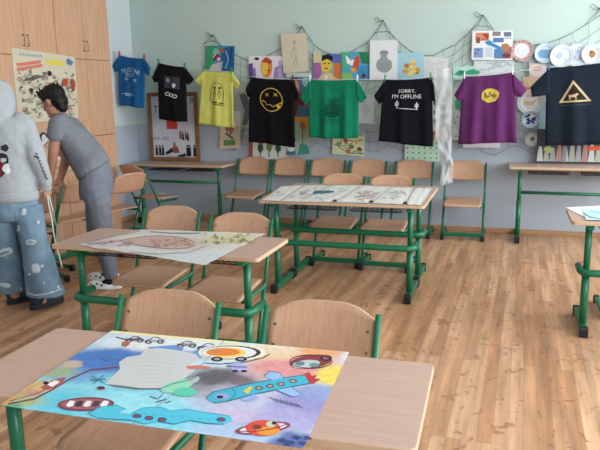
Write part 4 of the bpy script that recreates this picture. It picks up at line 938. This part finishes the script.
# pale torn-edged poster on the desk by the boy
s = Lay([(141, 229.5), (265, 233.5), (205, 265), (77, 244.5)], .7445, 'cfd0d0', [(180, 244, 40, 8, 'c4b4b2', .8), (110, 243, 30, 5, 'cbb9bd', .8), (230, 239, 32, 6, 'cfcaa6', .9), (190, 257, 40, 6, 'c7d0d6', .8), (130, 236, 26, 4, 'd6d4c6', .8)], 20, .002, .02)
p = s.p
OUT = [(118, 241), (130, 238.5), (144, 236.5), (160, 235.6), (176, 236.6), (188, 239), (195, 242.4), (194, 246), (186, 248.2), (172, 249), (156, 247.6), (142, 245.6), (128, 243.4)]
p.poly(OUT, 'bfa59c'); p.line(OUT, .6, '7a6560', True); p.line([(88, 244), (104, 242.5), (118, 241)], .6, '7a6560')
for k in range(14): p.line([(148+3.2*k, 237.4+.25*k), (153+2.9*k, 247-.1*k)], .35, '9a7a72')
rr = random.Random(8)
for k in range(46): x, y = rr.uniform(150, 190), rr.uniform(238.5, 246.5); p.line([(x, y), (x+rr.uniform(1, 4), y+rr.uniform(-1.4, 1.4))], .5, ['7a4f48', '8f6a5a', '5a4a46'][k % 3])
for k in range(34): x = rr.uniform(200, 252); y = rr.uniform(233.5, 243)-(x-200)*.0; p.ell(x, y, 1.8, .8, ['a7a26a', '7d7c58', 'bdb57e'][k % 3], rr.uniform(0, 3), 8)
for k in range(12): x = rr.uniform(90, 130); y = 243.5+rr.uniform(-2.5, 2.5); p.line([(x, y), (x+4, y-1)], .8, ['a8737c', '8c6f74'][k % 2])
p.line([(86, 243), (104, 238), (124, 234), (140, 231)], .6, '8d9094'); p.line([(150, 231.5), (170, 233), (200, 233)], .7, '77786e'); p.line([(130, 252), (160, 254), (190, 252), (205, 246)], .6, '9aa2a8')
s.done('torn_poster', 'pale grey poster with torn edges and a reddish hatched shape, overhanging its desk', 'poster')

# long sheets side by side on the double desk
def strip(b0, b1, f1, f0, label, draw=None, z=.7645, base='d6d7d4', zz=0, name='paper_sheet'):
    s = Lay([b0, b1, f1, f0], z, base, (), 8, .003)
    if draw: draw(s.p)
    s.done(name, label, 'sheet of paper', 'long sheets laid across the double desk')
rr = random.Random(12)
def lines(p, quad, n, c, wd=.6):
    b0, b1, f1, f0 = quad
    for k in range(n):
        u, v = rr.uniform(.12, .75), rr.uniform(.15, .85)
        def q(u, v): return (b0[0]*(1-u)*(1-v)+b1[0]*u*(1-v)+f1[0]*u*v+f0[0]*(1-u)*v, b0[1]*(1-u)*(1-v)+b1[1]*u*(1-v)+f1[1]*u*v+f0[1]*(1-u)*v)
        p.line([q(u, v), q(u+.1, v+rr.uniform(-.15, .15)), q(min(.95, u+.2), v+rr.uniform(-.15, .15))], wd, c)
Q = [((281, 186.5), (303, 185.5), (280, 201), (262, 200)), ((304, 185.5), (329, 185.5), (299, 201.5), (281, 201)), ((330, 185.5), (361, 185.8), (334, 202), (300, 201.5)), ((362, 185.8), (391, 187), (370.5, 203), (335, 202)), ((392, 187), (414, 188), (404.5, 204.2), (371.5, 203)), ((415, 188), (432, 188.5), (421, 205), (405.5, 204.2))]
strip(*Q[0], 'narrow white sheet at the end of the double desk nearest the pale poster', lambda p: lines(p, Q[0], 5, 'aab0b4'))
strip(*Q[1], 'white sheet with faint pencil drawing, second from the end near the pale poster', lambda p: lines(p, Q[1], 12, '9aa0a2'))
def teal(p):
    lines(p, Q[2], 10, 'a3b0b4')
    for k in range(7): p.line([(314+2.3*k, 193.5+rr.uniform(-.6, .6)), (315+2.4*k, 190.5), (317+2.3*k, 192.6)], 1.3, '1f5f6c')
    p.line([(313, 193.5), (322, 192), (334, 191.5)], 1.6, '2a6e7c')
strip(*Q[2], 'white sheet with dark teal lettering scribbled in its middle', teal)
strip(*Q[3], 'white sheet with a reddish pencil drawing, next to the teal scribble', lambda p: (lines(p, Q[3], 12, 'ab9a9a'), lines(p, Q[3], 6, 'a8706c')))
strip(*Q[4], 'white sheet with grey pencil drawing, last but one by the plastic strip', lambda p: lines(p, Q[4], 12, '9d9f9e'))
strip(*Q[5], 'blank white sheet at the end of the double desk under the plastic strip', None)
for x, y, lab in ((334.5, 201.8, 'teal lettered'), (371, 202.6, 'reddish pencil'), (405, 204, 'blank white')):
    q = at(x, y, Z=.77); bm = bmesh.new(); prism(bm, [(-.018, 0), (.018, 0), (.010, .012), (-.010, .012)], lambda a, b, h: Vector((q.x+a, q.y-.01+h, .772+b)), .02)
    tube(bm, [(q.x-.012, q.y+.012, .782), (q.x-.010, q.y+.03, .786), (q.x+.010, q.y+.03, .786), (q.x+.012, q.y+.012, .782)], .0015, 4)
    tag(link('binder_clip', bm, BLACK, origin=q), 'small black binder clip at the front edge of the %s sheet' % lab, 'clip', 'clips on the long sheets')
s = Lay([(565.5, 207.5), (618, 205), (628, 221), (590, 219.5)], .7685, 'd9dedc', (), 8, .002); 
s.done('paper_sheet', 'white sheet on the desk cut off by the frame, under the light blue one', 'sheet of paper')
s = Lay([(582, 209), (622, 207), (640, 222), (586, 219.5)], .7725, 'c3dde0', [(600, 214, 16, 5, 'a9d0d8', .9), (615, 211, 12, 4, 'e2e9e9', .8)], 8, .002)
s.p.line([(584, 213), (590, 217), (600, 219)], .8, '4c6f74'); s.p.line([(590, 211), (600, 213)], .7, '7fa9b0')
s.done('painted_sheet', 'light blue painted sheet on the desk cut off by the frame', 'sheet of paper')

# ------------------------------------------------------------------ people
HF = Vector((-math.sin(YAW), math.cos(YAW), 0)); UP = Vector((0, 0, 1))
class Stand:
    """points of an upright figure: the photograph's pixel and the depth behind (+) or before (-) the plane it stands in"""
    def __init__(s, px, py): s.G = at(px, py, Z=0)
    def __call__(s, px, py, d=0):
        v = fw + CR*((px-300)/F_PX) - CU*((py-225)/F_PX)
        return EYEP + v*((HF.dot(s.G-EYEP)+d)/HF.dot(v))
def ellipsoid(bm, c, a, b, d, n=14, m=10):
    rows = []
    for j in range(m+1):
        t = PI*j/m
        rows.append([bm.verts.new(c+d*math.cos(t)+(a*math.cos(2*PI*k/n)+b*math.sin(2*PI*k/n))*math.sin(t)) for k in range(n)] if 0 < j < m else [bm.verts.new(c+d*math.cos(t))])
    for A, B in zip(rows, rows[1:]):
        for k in range(n):
            vs = list(dict.fromkeys([A[k % len(A)], A[(k+1) % len(A)], B[(k+1) % len(B)], B[k % len(B)]]))
            if len(vs) > 2: bm.faces.new(vs)
def limb(bm, pts, rad, segs=14, flat=None):
    """a tapering limb with rounded ends"""
    P = [Vector(p) for p in pts]; Rr = list(rad)
    a = (P[0]-P[1]).normalized(); b = (P[-1]-P[-2]).normalized()
    Pn = [P[0]+a*Rr[0]*.55, P[0]+a*Rr[0]*.35]; Rn = [Rr[0]*.45, Rr[0]*.8]
    for i in range(len(P)-1):
        for k in range(4): t = k/4; Pn.append(P[i]*(1-t)+P[i+1]*t); Rn.append(Rr[i]*(1-t)+Rr[i+1]*t)
    Pn += [P[-1], P[-1]+b*Rr[-1]*.35, P[-1]+b*Rr[-1]*.55]; Rn += [Rr[-1], Rr[-1]*.8, Rr[-1]*.45]
    tube(bm, Pn, Rn, segs)
def rings(bm, L, n=20):
    """a closed loft through ellipses (centre, half axis, half axis)"""
    rows = [[bm.verts.new(c+a*math.cos(2*PI*k/n)+b*math.sin(2*PI*k/n)) for k in range(n)] for c, a, b in L]
    for A, B in zip(rows, rows[1:]):
        for k in range(n): bm.faces.new((A[k], A[(k+1) % n], B[(k+1) % n], B[k]))
    bm.faces.new(rows[0][::-1]); bm.faces.new(rows[-1])
def fuse(name, bm, m, parent, voxel=.011, smooth=4, wrinkle=0, wscale=7, seed=0):
    """join overlapping volumes into one continuous skin"""
    bmesh.ops.recalc_face_normals(bm, faces=bm.faces)
    o = link('tmp', bm, None)
    md = o.modifiers.new('r', 'REMESH'); md.mode = 'VOXEL'; md.voxel_size = voxel
    if smooth: sm = o.modifiers.new('s', 'SMOOTH'); sm.factor = .5; sm.iterations = smooth
    dg = bpy.context.evaluated_depsgraph_get(); me = bpy.data.meshes.new_from_object(o.evaluated_get(dg))
    old = o.data; bpy.data.objects.remove(o); bpy.data.meshes.remove(old)
    me.name = name; me.materials.clear(); me.materials.append(m)
    if wrinkle:
        for v in me.vertices:
            q = v.co*wscale+Vector((seed, 0, 0)); q.z *= .8
            v.co += v.normal*wrinkle*(mnoise.noise(q)+.6*abs(mnoise.noise(q*2.1+Vector((0, 0, v.co.x*9)))))
    for f in me.polygons: f.use_smooth = True
    o = bpy.data.objects.new(name, me); COL.objects.link(o)
    return child(o, parent) if parent else o
def hand(bm, wrist, d, nrm, size=1.0, curl=.9, thumb=1):
    """palm, four unequal bent fingers and a thumb leaving the side of the palm"""
    d = d.normalized(); nrm = (nrm-d*nrm.dot(d)).normalized(); sd = d.cross(nrm)*thumb; k = size
    rings(bm, [(wrist-d*.02*k, sd*.026*k, nrm*.020*k), (wrist+d*.02*k, sd*.032*k, nrm*.018*k), (wrist+d*.06*k, sd*.041*k, nrm*.015*k), (wrist+d*.092*k, sd*.040*k, nrm*.012*k)], 12)
    for i, ln in enumerate((.072, .080, .075, .058)):
        b = wrist+d*.085*k+sd*(.0305-.0203*i)*k; P = [b-d*.02*k, b]; ang = 0
        for q in (.42, .33, .25):
            ang += curl*.55; P.append(P[-1]+(d*math.cos(ang)+nrm*math.sin(ang))*ln*q*k)
        limb(bm, P, [.0085*k, .0088*k, .0082*k, .0075*k, .0062*k], 8)
    b = wrist+d*.025*k+sd*.03*k; P = [b-sd*.012*k, b+(sd*.6+d*.6+nrm*.4).normalized()*.034*k]; P.append(P[-1]+(sd*.15+d*.8+nrm*.6).normalized()*.03*k); P.append(P[-1]+(d*.75+nrm*.7-sd*.2).normalized()*.024*k)
    limb(bm, P, [.012*k, .0105*k, .009*k, .007*k], 8)
def head(bm, c, f, up, k=1.0):
    """skull, jaw, brow, nose, lips, chin and ears; c is the middle of the head, f where it looks"""
    f = f.normalized(); up = (up-f*up.dot(f)).normalized(); sd = f.cross(up)
    ellipsoid(bm, c+up*.025*k-f*.012*k, sd*.076*k, f*.096*k, up*.092*k, 18, 12)
    ellipsoid(bm, c-up*.045*k+f*.025*k, sd*.058*k, f*.062*k, up*.072*k, 16, 10)
    ellipsoid(bm, c-up*.100*k+f*.060*k, sd*.024*k, f*.022*k, up*.018*k, 10, 8)
    limb(bm, [c+up*.012*k+f*.082*k, c-up*.02*k+f*.100*k, c-up*.032*k+f*.104*k], [.008*k, .012*k, .013*k], 8)
    ellipsoid(bm, c-up*.066*k+f*.084*k, sd*.024*k, f*.010*k, up*.006*k, 10, 6); ellipsoid(bm, c-up*.076*k+f*.082*k, sd*.021*k, f*.010*k, up*.007*k, 10, 6)
    for s_ in (-1, 1):
        ellipsoid(bm, c+up*.022*k+f*.078*k+sd*.03*s_*k, sd*.022*k, f*.012*k, up*.008*k, 8, 6)
        ellipsoid(bm, c-up*.012*k-f*.008*k+sd*.080*s_*k, sd*.010*k, f*.020*k, up*.032*k, 10, 8)
    return sd, up
def eyes(c, f, up, k, parent, iris='2a1c14'):
    f = f.normalized(); up = (up-f*up.dot(f)).normalized(); sd = f.cross(up)
    for s_ in (-1, 1):
        q = c+f*.083*k+sd*.031*s_*k+up*.002*k
        bm = bmesh.new(); ellipsoid(bm, q, sd*.013*k, f*.009*k, up*.008*k, 12, 8); e = child(link('eye', bm, mat('eye_white', 'e4e0da', .3), smooth=True), parent)
        bm = bmesh.new(); ellipsoid(bm, q+f*.0065*k, sd*.006*k, f*.004*k, up*.006*k, 10, 6); child(link('iris', bm, mat('iris_'+iris, iris, .2), smooth=True), e)
        bm = bmesh.new(); limb(bm, [q+up*.018*k-sd*.014*k+f*.002*k, q+up*.021*k+f*.006*k, q+up*.018*k+sd*.014*k], [.003*k]*3, 6); child(link('eyebrow', bm, mat('dark_hair', '1b1816', .6), smooth=True), parent)
SKIN = mat('skin', 'b98670', .55, spec=.35, noise=.08, nscale=20)
HAIR = mat('black_hair', '0f0e0f', .55, spec=.3, noise=.3, nscale=60, bump=.4)

# ---- the person bending over a chair
B = Stand(108, 288)
boy = empty('person', (B.G.x, B.G.y, 0)); tag(boy, 'dark haired person in grey T-shirt and grey joggers bending over a chair', 'person')
FACE = Vector((-.95, -.05, -.42)); HUP = Vector((-.40, 0, .9))
hc = B(53, 101.5, .10); RV = r0
bm = bmesh.new(); head(bm, hc, FACE, HUP, 1.0)
limb(bm, [B(56, 108, .11), B(63, 121, .12)], [.055, .062])
# trunk under the shirt, legs under the joggers
limb(bm, [B(68, 131, .11), B(76, 146, .05), B(88, 162, .02), B(95, 174, 0)], [.08, .10, .105, .11])
limb(bm, [B(94, 178, -.07), B(101, 226, -.05), B(110, 270, -.02), B(111, 281, -.02)], [.075, .055, .04, .036])
limb(bm, [B(99, 178, .10), B(97, 226, .13), B(108, 268, .22), B(110, 274, .22)], [.075, .055, .04, .036])
shL, elL, wrL = B(57, 124, -.08), B(53.5, 152, -.10), B(50.5, 178, -.06)
shR, elR, wrR = B(61, 127, .28), B(66, 160, .24), B(60.5, 178, .12)
limb(bm, [B(64, 122, .1), shL, elL, wrL], [.06, .052, .041, .029]); limb(bm, [B(64, 124, .14), shR, elR, wrR], [.06, .052, .041, .029])
hand(bm, wrL, B(49, 190, -.04)-wrL, HF*.5-RV*.3, 1, 1.0, 1); hand(bm, wrR, B(57, 187, .10)-wrR, RV*.3-HF*.5, 1, 1.0, -1)
fuse('body', bm, SKIN, boy, .0075, 3)
eyes(hc, FACE, HUP, 1.0, boy)
f_, u_ = FACE.normalized(), (HUP-FACE.normalized()*HUP.dot(FACE.normalized())).normalized(); s_ = f_.cross(u_)
bm = bmesh.new()
ellipsoid(bm, hc+u_*.045-f_*.022, s_*.088, f_*.105, u_*.085, 18, 12); ellipsoid(bm, hc-f_*.055-u_*.005, s_*.080, f_*.062, u_*.085, 16, 10); ellipsoid(bm, hc-f_*.06-u_*.07, s_*.05, f_*.035, u_*.05, 12, 8)
ellipsoid(bm, hc+u_*.085+f_*.045, s_*.072, f_*.05, u_*.032, 12, 8)
rr = random.Random(2)
for k in range(44):
    a = rr.uniform(0, 2*PI); q = rr.uniform(.2, 1.1); b0 = hc+u_*.10+f_*(.09*q*math.cos(a)-.01)+s_*.07*q*math.sin(a)
    limb(bm, [b0-u_*.03, b0+u_*rr.uniform(.005, .028)+f_*rr.uniform(-.012, .035)], [.014, .005], 6)
fuse('hair', bm, HAIR, boy, .006, 1, .006, 40)
bm = bmesh.new()
for sg in (-1, 1):
    q = hc+f_*.097+s_*.032*sg; tube(bm, [q+s_*.022*math.cos(2*PI*k/14)+u_*.018*math.sin(2*PI*k/14) for k in range(15)], .002, 5, False)
    tube(bm, [q+s_*.022*sg, hc+f_*.0+s_*.085*sg+u_*.005], .0018, 5)
tube(bm, [hc+f_*.1-s_*.01, hc+f_*.1+s_*.01], .002, 5)
child(link('glasses', bm, mat('glasses_rim', 'b9bcc0', .3, metal=.6)), boy)
SHIRT = mat('grey_jersey', '7d828b', .9, spec=.15, noise=.1, nscale=25, bump=.1)
bm = bmesh.new()
sx, sy = RV, UP
def oval(px, py, d, w, dep, ang):
    """a ring of the trunk: half width seen, half depth, tilt of the seen axis"""
    a = (RV*math.cos(ang)+UP*math.sin(ang)); return (B(px, py, d), a*w, HF*dep)
rings(bm, [oval(61.5, 120, .11, .055, .09, .55), oval(64.5, 124, .11, .088, .18, .6), oval(69, 132, .10, .115, .205, .65), oval(77.5, 144, .07, .134, .19, .62), oval(86, 156, .04, .140, .18, .55), oval(91, 163.5, .01, .143, .188, .55), oval(93.5, 169.5, .0, .143, .192, .55), oval(94.2, 171, .0, .136, .185, .55)], 24)
limb(bm, [B(62, 121.5, .02), shL, B(54.5, 137, -.09)], [.075, .072, .066]); limb(bm, [B(63, 123, .2), shR, B(65, 142, .26)], [.075, .07, .066])
fuse('t_shirt', bm, SHIRT, boy, .010, 4, .010, 8, 3)
JOG = mat('grey_jogging_fabric', '777d8a', .9, spec=.15, noise=.12, nscale=22, bump=.1)
bm = bmesh.new()
rings(bm, [oval(93, 166, .0, .118, .15, .5), oval(95.5, 178, .0, .130, .165, .15), oval(96, 190, .0, .132, .165, .05), oval(96, 198, .01, .122, .155, 0)], 24)
limb(bm, [B(94, 186, -.07), B(98, 205, -.06), B(101.5, 228, -.05), B(107, 252, -.03), B(110.5, 276, -.02)], [.105, .100, .082, .070, .058]); limb(bm, [B(99, 186, .09), B(97, 205, .11), B(96, 228, .14), B(103, 250, .18), B(109, 268, .22)], [.105, .098, .082, .070, .058])
fuse('joggers', bm, JOG, boy, .010, 4, .012, 7, 9)
for d_, px, py, nm in ((-.02, 110.5, 281, 'near'), (.22, 109, 273, 'far')):
    toe = (Vector((-.93, -.25, 0))).normalized(); sd = Vector((toe.y, -toe.x, 0)); an = B(px, py, d_)
    base = Vector((an.x, an.y, 0))
    bm = bmesh.new(); limb(bm, [Vector((an.x, an.y, .14)), Vector((an.x, an.y, .05)), base+toe*.05+UP*.04], [.045, .042, .038]); child(link('sock', bm, mat('black_sock', '17181c', .9), smooth=True), boy)
    bm = bmesh.new(); rings(bm, [(base-toe*.075+UP*.002, toe*.001, sd*.03), (base+toe*.05+UP*.002, toe*.145, sd*.05), (base+toe*.05+UP*.028, toe*.150, sd*.054)], 24)
    ellipsoid(bm, base+toe*.12+UP*.035, toe*.078, sd*.052, UP*.042, 18, 10); ellipsoid(bm, base+toe*.04+UP*.03, toe*.12, sd*.050, UP*.035, 18, 10); ellipsoid(bm, base-toe*.05+UP*.035, toe*.045, sd*.045, UP*.038)
    sh = fuse('clog', bm, mat('white_foam', 'e2e4e6', .5), boy, .006, 2)
    bm = bmesh.new()
    for a_, b_, z_ in ((.15, .036, .052), (.10, .046, .055), (.06, .049, .045)):
        ellipsoid(bm, base+toe*a_-sd*b_*-1*(1 if True else 1)+UP*z_, toe*.010, sd*.010, UP*.008, 8, 6)
        ellipsoid(bm, base+toe*a_-sd*b_+UP*z_, toe*.010, sd*.010, UP*.008, 8, 6)
    child(link('vent_holes', bm, mat('black_sock', '17181c', .9)), sh)

# ---- the person in the hoodie
P = Stand(28, 309)
per = empty('person', (P.G.x, P.G.y, 0)); tag(per, 'person in pale grey hoodie and ripped light blue wide jeans, seen from behind', 'person')
LOOK = (HF*.95+RV*.25-UP*.15)
bm = bmesh.new(); hc = P(-1, 104, .05); head(bm, hc, LOOK, UP, .98)
limb(bm, [P(1, 112, .02), P(4, 126, .0)], [.055, .06])
limb(bm, [P(6, 130, 0), P(9, 155, 0), P(12, 180, 0), P(13, 198, 0)], [.12, .12, .115, .12])
limb(bm, [P(26, 202, 0), P(37, 248, .0), P(42, 290, .02), P(42, 302, .03)], [.08, .058, .042, .036]); limb(bm, [P(2, 202, 0), P(8, 248, .05), P(14, 288, .12), P(15, 296, .12)], [.08, .058, .042, .036])
shR, elR, wrR = P(24, 125, .02), P(36.5, 157, -.03), P(46, 184, .04); shL, elL, wrL = P(-14, 126, .02), P(-25, 158, -.02), P(-22, 186, .08)
limb(bm, [P(8, 124, 0), shR, elR, wrR], [.06, .05, .040, .028]); limb(bm, [P(2, 124, 0), shL, elL, wrL], [.06, .05, .040, .028])
hand(bm, wrR, P(48.5, 197, .06)-wrR, -RV*.5+HF*.3, .95, 1.0, -1); hand(bm, wrL, P(-21, 198, .12)-wrL, RV*.5, .95, .6, 1)
fuse('body', bm, mat('skin_pale', 'c4917c', .55, spec=.35, noise=.08, nscale=20), per, .0075, 3)
eyes(hc, LOOK, UP, .98, per)
f_ = LOOK.normalized(); u_ = (UP-f_*UP.dot(f_)).normalized(); s_ = f_.cross(u_)
bm = bmesh.new(); ellipsoid(bm, hc+u_*.04-f_*.015, s_*.084, f_*.100, u_*.085, 18, 12); ellipsoid(bm, hc-f_*.05-u_*.03, s_*.078, f_*.055, u_*.09); child(link('hair', bm, mat('brown_hair', '3a2a20', .6), smooth=True), per)
HOOD = mat('pale_grey_fleece', 'adb4b9', .95, spec=.1, noise=.06, nscale=30, bump=.1)
def ovp(px, py, d, w, dep, ang=0):
    a = (RV*math.cos(ang)+UP*math.sin(ang)); return (P(px, py, d), a*w, HF*dep)
bm = bmesh.new()
rings(bm, [ovp(4, 116, 0, .075, .08), ovp(5, 120, 0, .150, .10), ovp(5.5, 126, 0, .190, .125), ovp(7, 142, 0, .190, .14), ovp(10, 165, 0, .180, .14), ovp(12, 184, 0, .180, .145), ovp(13, 193, 0, .178, .145)], 28)
limb(bm, [P(16, 122, 0), shR, P(31, 142, -.01), elR, P(42, 172, .0), P(45.5, 184, .04)], [.075, .078, .072, .066, .058, .046]); limb(bm, [P(-6, 122, 0), shL, elL, P(-22, 184, .08)], [.075, .078, .066, .046])
hdo = []
rings(bm, [(hc+u_*.165-f_*.03, s_*.03, f_*.04), (hc+u_*.145-f_*.03, s_*.085, f_*.09), (hc+u_*.08-f_*.03, s_*.125, f_*.125), (hc-f_*.03, s_*.135, f_*.13), (hc-u_*.08-f_*.04, s_*.130, f_*.12), (hc-u_*.14-f_*.05, s_*.140, f_*.11), (hc-u_*.19-f_*.05, s_*.150, f_*.09)], 24)
hood = fuse('hoodie', bm, HOOD, per, .010, 4, .012, 7, 5)
bm = bmesh.new(); rings(bm, [ovp(13, 190.5, 0, .178, .146), ovp(13.2, 192, 0, .186, .152), ovp(13.6, 199, 0, .181, .149), ovp(13.8, 200.5, 0, .172, .14)], 32)
child(link('hem_band', bm, mat('pale_grey_rib', 'b0b6ba', .95, spec=.1, noise=.15, nscale=90), smooth=True), per)
bm = bmesh.new(); limb(bm, [P(44, 181, .03), P(46.8, 189, .05)], [.043, .038]); child(link('cuff', bm, mat('pale_grey_rib', 'b0b6ba', .95), smooth=True), per)
JEAN = bpy.data.materials.new('ripped_light_denim'); JEAN.use_nodes = True
nt = JEAN.node_tree; N = nt.nodes.new; L = nt.links.new; b = nt.nodes['Principled BSDF']; b.inputs['Roughness'].default_value = .9; b.inputs['Specular IOR Level'].default_value = .1
tc = N('ShaderNodeTexCoord'); n1 = N('ShaderNodeTexNoise'); n1.inputs['Scale'].default_value = 5.5; n1.inputs['Detail'].default_value = 6; L(tc.outputs['Object'], n1.inputs['Vector'])
rp = N('ShaderNodeValToRGB'); e = rp.color_ramp.elements; e[0].position = .32; e[0].color = lin('62798e'); e[1].position = .62; e[1].color = lin('819bb0'); x = e.new(.72); x.color = lin('a3b5c3'); L(n1.outputs['Fac'], rp.inputs[0])
n2 = N('ShaderNodeTexNoise'); n2.inputs['Scale'].default_value = 160; L(tc.outputs['Object'], n2.inputs['Vector'])
mm = N('ShaderNodeMapRange'); mm.inputs['To Min'].default_value = .85; mm.inputs['To Max'].default_value = 1.12; L(n2.outputs['Fac'], mm.inputs['Value'])
mu = N('ShaderNodeMix'); mu.data_type = 'RGBA'; mu.blend_type = 'MULTIPLY'; mu.inputs['Factor'].default_value = 1; L(rp.outputs[0], mu.inputs['A']); L(mm.outputs[0], mu.inputs['B']); L(mu.outputs['Result'], b.inputs['Base Color'])
bm = bmesh.new()
rings(bm, [ovp(13, 192, 0, .160, .125), ovp(13.5, 202, 0, .172, .14), ovp(14, 212, 0, .175, .14), ovp(14.5, 219, 0, .16, .12)], 28)
rings(bm, [ovp(27, 205, 0, .102, .125), ovp(31, 225, 0, .098, .115), ovp(36, 248, 0, .100, .11), ovp(41, 272, .01, .115, .12), ovp(44.6, 286, .02, .130, .13, -.05), ovp(46, 293.5, .02, .138, .135, -.08)], 24)
rings(bm, [ovp(2, 205, 0, .098, .125), ovp(4.5, 225, .02, .096, .115), ovp(8, 248, .05, .092, .11), ovp(11.5, 272, .09, .096, .115), ovp(13.3, 284, .11, .100, .12), ovp(14, 290, .11, .10, .12)], 24)
jean = fuse('jeans', bm, JEAN, per, .009, 3, .010, 7, 15)
from mathutils.bvhtree import BVHTree
def onto(o, shapes, lift=.002):
    """pigment shapes laid on a garment: each is a closed outline in the photograph, dropped on the cloth"""
    bpy.context.view_layer.update(); dg = bpy.context.evaluated_depsgraph_get()
    bv = BVHTree.FromObject(o, dg); mats = []; bm = bmesh.new(); mw = o.matrix_world; iv = mw.inverted()
    pp = Painter(bm, lambda u, v, h: Vector((u, v, h)), 1, 1, mats, lift=lift, step=.0003); shapes(pp)
    def f(u, v, h):
        d_ = (fw + CR*((u-300)/F_PX) - CU*((v-225)/F_PX)).normalized()
        q, n_, i_, t_ = bv.ray_cast(iv @ EYEP, (iv.to_3x3() @ d_).normalized())
        return mw @ (q+n_*h) if q else None
    for _ in range(3):
        Ls = [e_ for e_ in bm.edges if e_.calc_length() > 2.2]
        if not Ls: break
        bmesh.ops.subdivide_edges(bm, edges=Ls, cuts=1); bmesh.ops.triangulate(bm, faces=[g for g in bm.faces if len(g.verts) > 4])
    dead = []
    for v in bm.verts:
        q = f(v.co.x, v.co.y, v.co.z)
        if q is None: dead.append(v)
        else: v.co = q
    bmesh.ops.delete(bm, geom=dead, context='VERTS')
    return bm, mats
def rips(p):
    W_ = 'bcc8d0'
    for x, y, a, c_, ro in ((31, 242, 5.5, 3, .05), (36, 268, 4.5, 5, .3), (5, 252, 8, 3.6, -.35), (18, 229, 2.4, 4, .2), (5, 285, 6, 2.4, .2), (24, 212, 2.4, 3.6, .2), (42, 266, 1.6, 1.4, 0), (21, 290, 1.2, 4, 0), (52, 292, 1.6, 1.2, 0), (58, 287, 1.4, 1.8, 0), (44, 283, 1, 1, 0), (38, 222, 1.5, 2, .2), (30, 274, 1.3, 1.1, 0)): p.ell(x, y, a, c_, W_, ro, 14, .15)
    p.ell(31, 242, 3.6, 1.4, '98a3a6', .1, 12, .1); p.ell(4, 253, 5.5, 1.6, '7a8c99', -.35, 12, .1)
    p.line([(28, 293), (36, 295), (48, 293.5), (61, 289)], 1, 'c3ced6')
    p.line([(14, 212), (18, 230), (22, 262), (25, 292)], .6, '4f6c86'); p.line([(50, 215), (55, 250), (60, 285)], .6, '55738c')
bm, mats = onto(jean, rips); child(link('rips', bm, mats), jean)
def hp(p):
    p.ell(2, 164, 7, 12, '2b2b33', 0, 16, .12); p.ell(-1, 168, 5, 11, '7d2838', 0, 14, .15); p.ell(6, 168, 3.6, 4.5, 'dfe4e8', .3, 12, .15); p.ell(4, 160, 3, 2.4, 'b7bec6', 0, 10, .2); p.ell(5, 148, 4, 3.4, '30323b', 0, 12, .2); p.ell(8, 171, 3, 3, 'eef0f2', -.4, 10, .2)
bm, mats = onto(hood, hp); child(link('back_print', bm, mats), hood)
def sp(p):
    for k in range(8): x, y = 35+1.4*k, 153+3.4*k; p.line([(x, y), (x+2.6, y+1.2), (x+1, y+3)], 1.1, '3d424c')
    p.line([(34, 156), (38, 158)], 1.2, '3d424c')
bm, mats = onto(hood, sp); child(link('sleeve_print', bm, mats), hood)
for px, py, d_, k in ((40, 308, .03, 1.0), (16, 303, .11, .95)):
    base = at(px, py, Z=0)
    toe = (RV*.62+HF*.78).normalized(); sd = Vector((toe.y, -toe.x, 0))
    bm = bmesh.new(); rings(bm, [(base+toe*.06+UP*.002, toe*.14*k, sd*.050*k), (base+toe*.06+UP*.04, toe*.145*k, sd*.054*k)], 24)
    sh = link('platform_sole', bm, mat('dark_rubber', '22262d', .6), None, bevel=.006)
    bm = bmesh.new(); ellipsoid(bm, base+toe*.10*k+UP*.055, toe*.10*k, sd*.050*k, UP*.045); ellipsoid(bm, base-toe*.01*k+UP*.075, toe*.065*k, sd*.047*k, UP*.06); limb(bm, [base+UP*.07, base+UP*.24], [.052*k, .052*k])
    sho = fuse('shoe', bm, mat('dark_navy_leather', '2a3340', .6), per, .008, 3); child(sh, sho)
# ribbon held by the hoodie person
bm = bmesh.new(); W_ = [P(47.5, 192, .05), P(48.5, 204, .03), P(52, 220, .06), P(54, 236, .04), P(58, 252, .07), P(61.5, 264, .05), P(62.5, 270, .07), P(60.5, 262, .10), P(59, 246, .09), P(57, 228, .12), P(52.5, 210, .10), P(49, 194, .07)]
W_ = arc_path(W_, .03, 5); tube(bm, W_, [(.0045, .0012)]*len(W_), 8)
rb = tag(link('ribbon', bm, mat('white_ribbon', 'd3dbd8', .7), smooth=True, origin=W_[0]), 'thin white and green ribbon hanging from the hand of the person in the hoodie', 'ribbon')
bm = bmesh.new(); tube(bm, [q+Vector((.005, -.003, 0)) for q in W_[len(W_)//2:-4]], .0022, 6); child(link('green_edge', bm, paint('3f8f78'), smooth=True), rb)
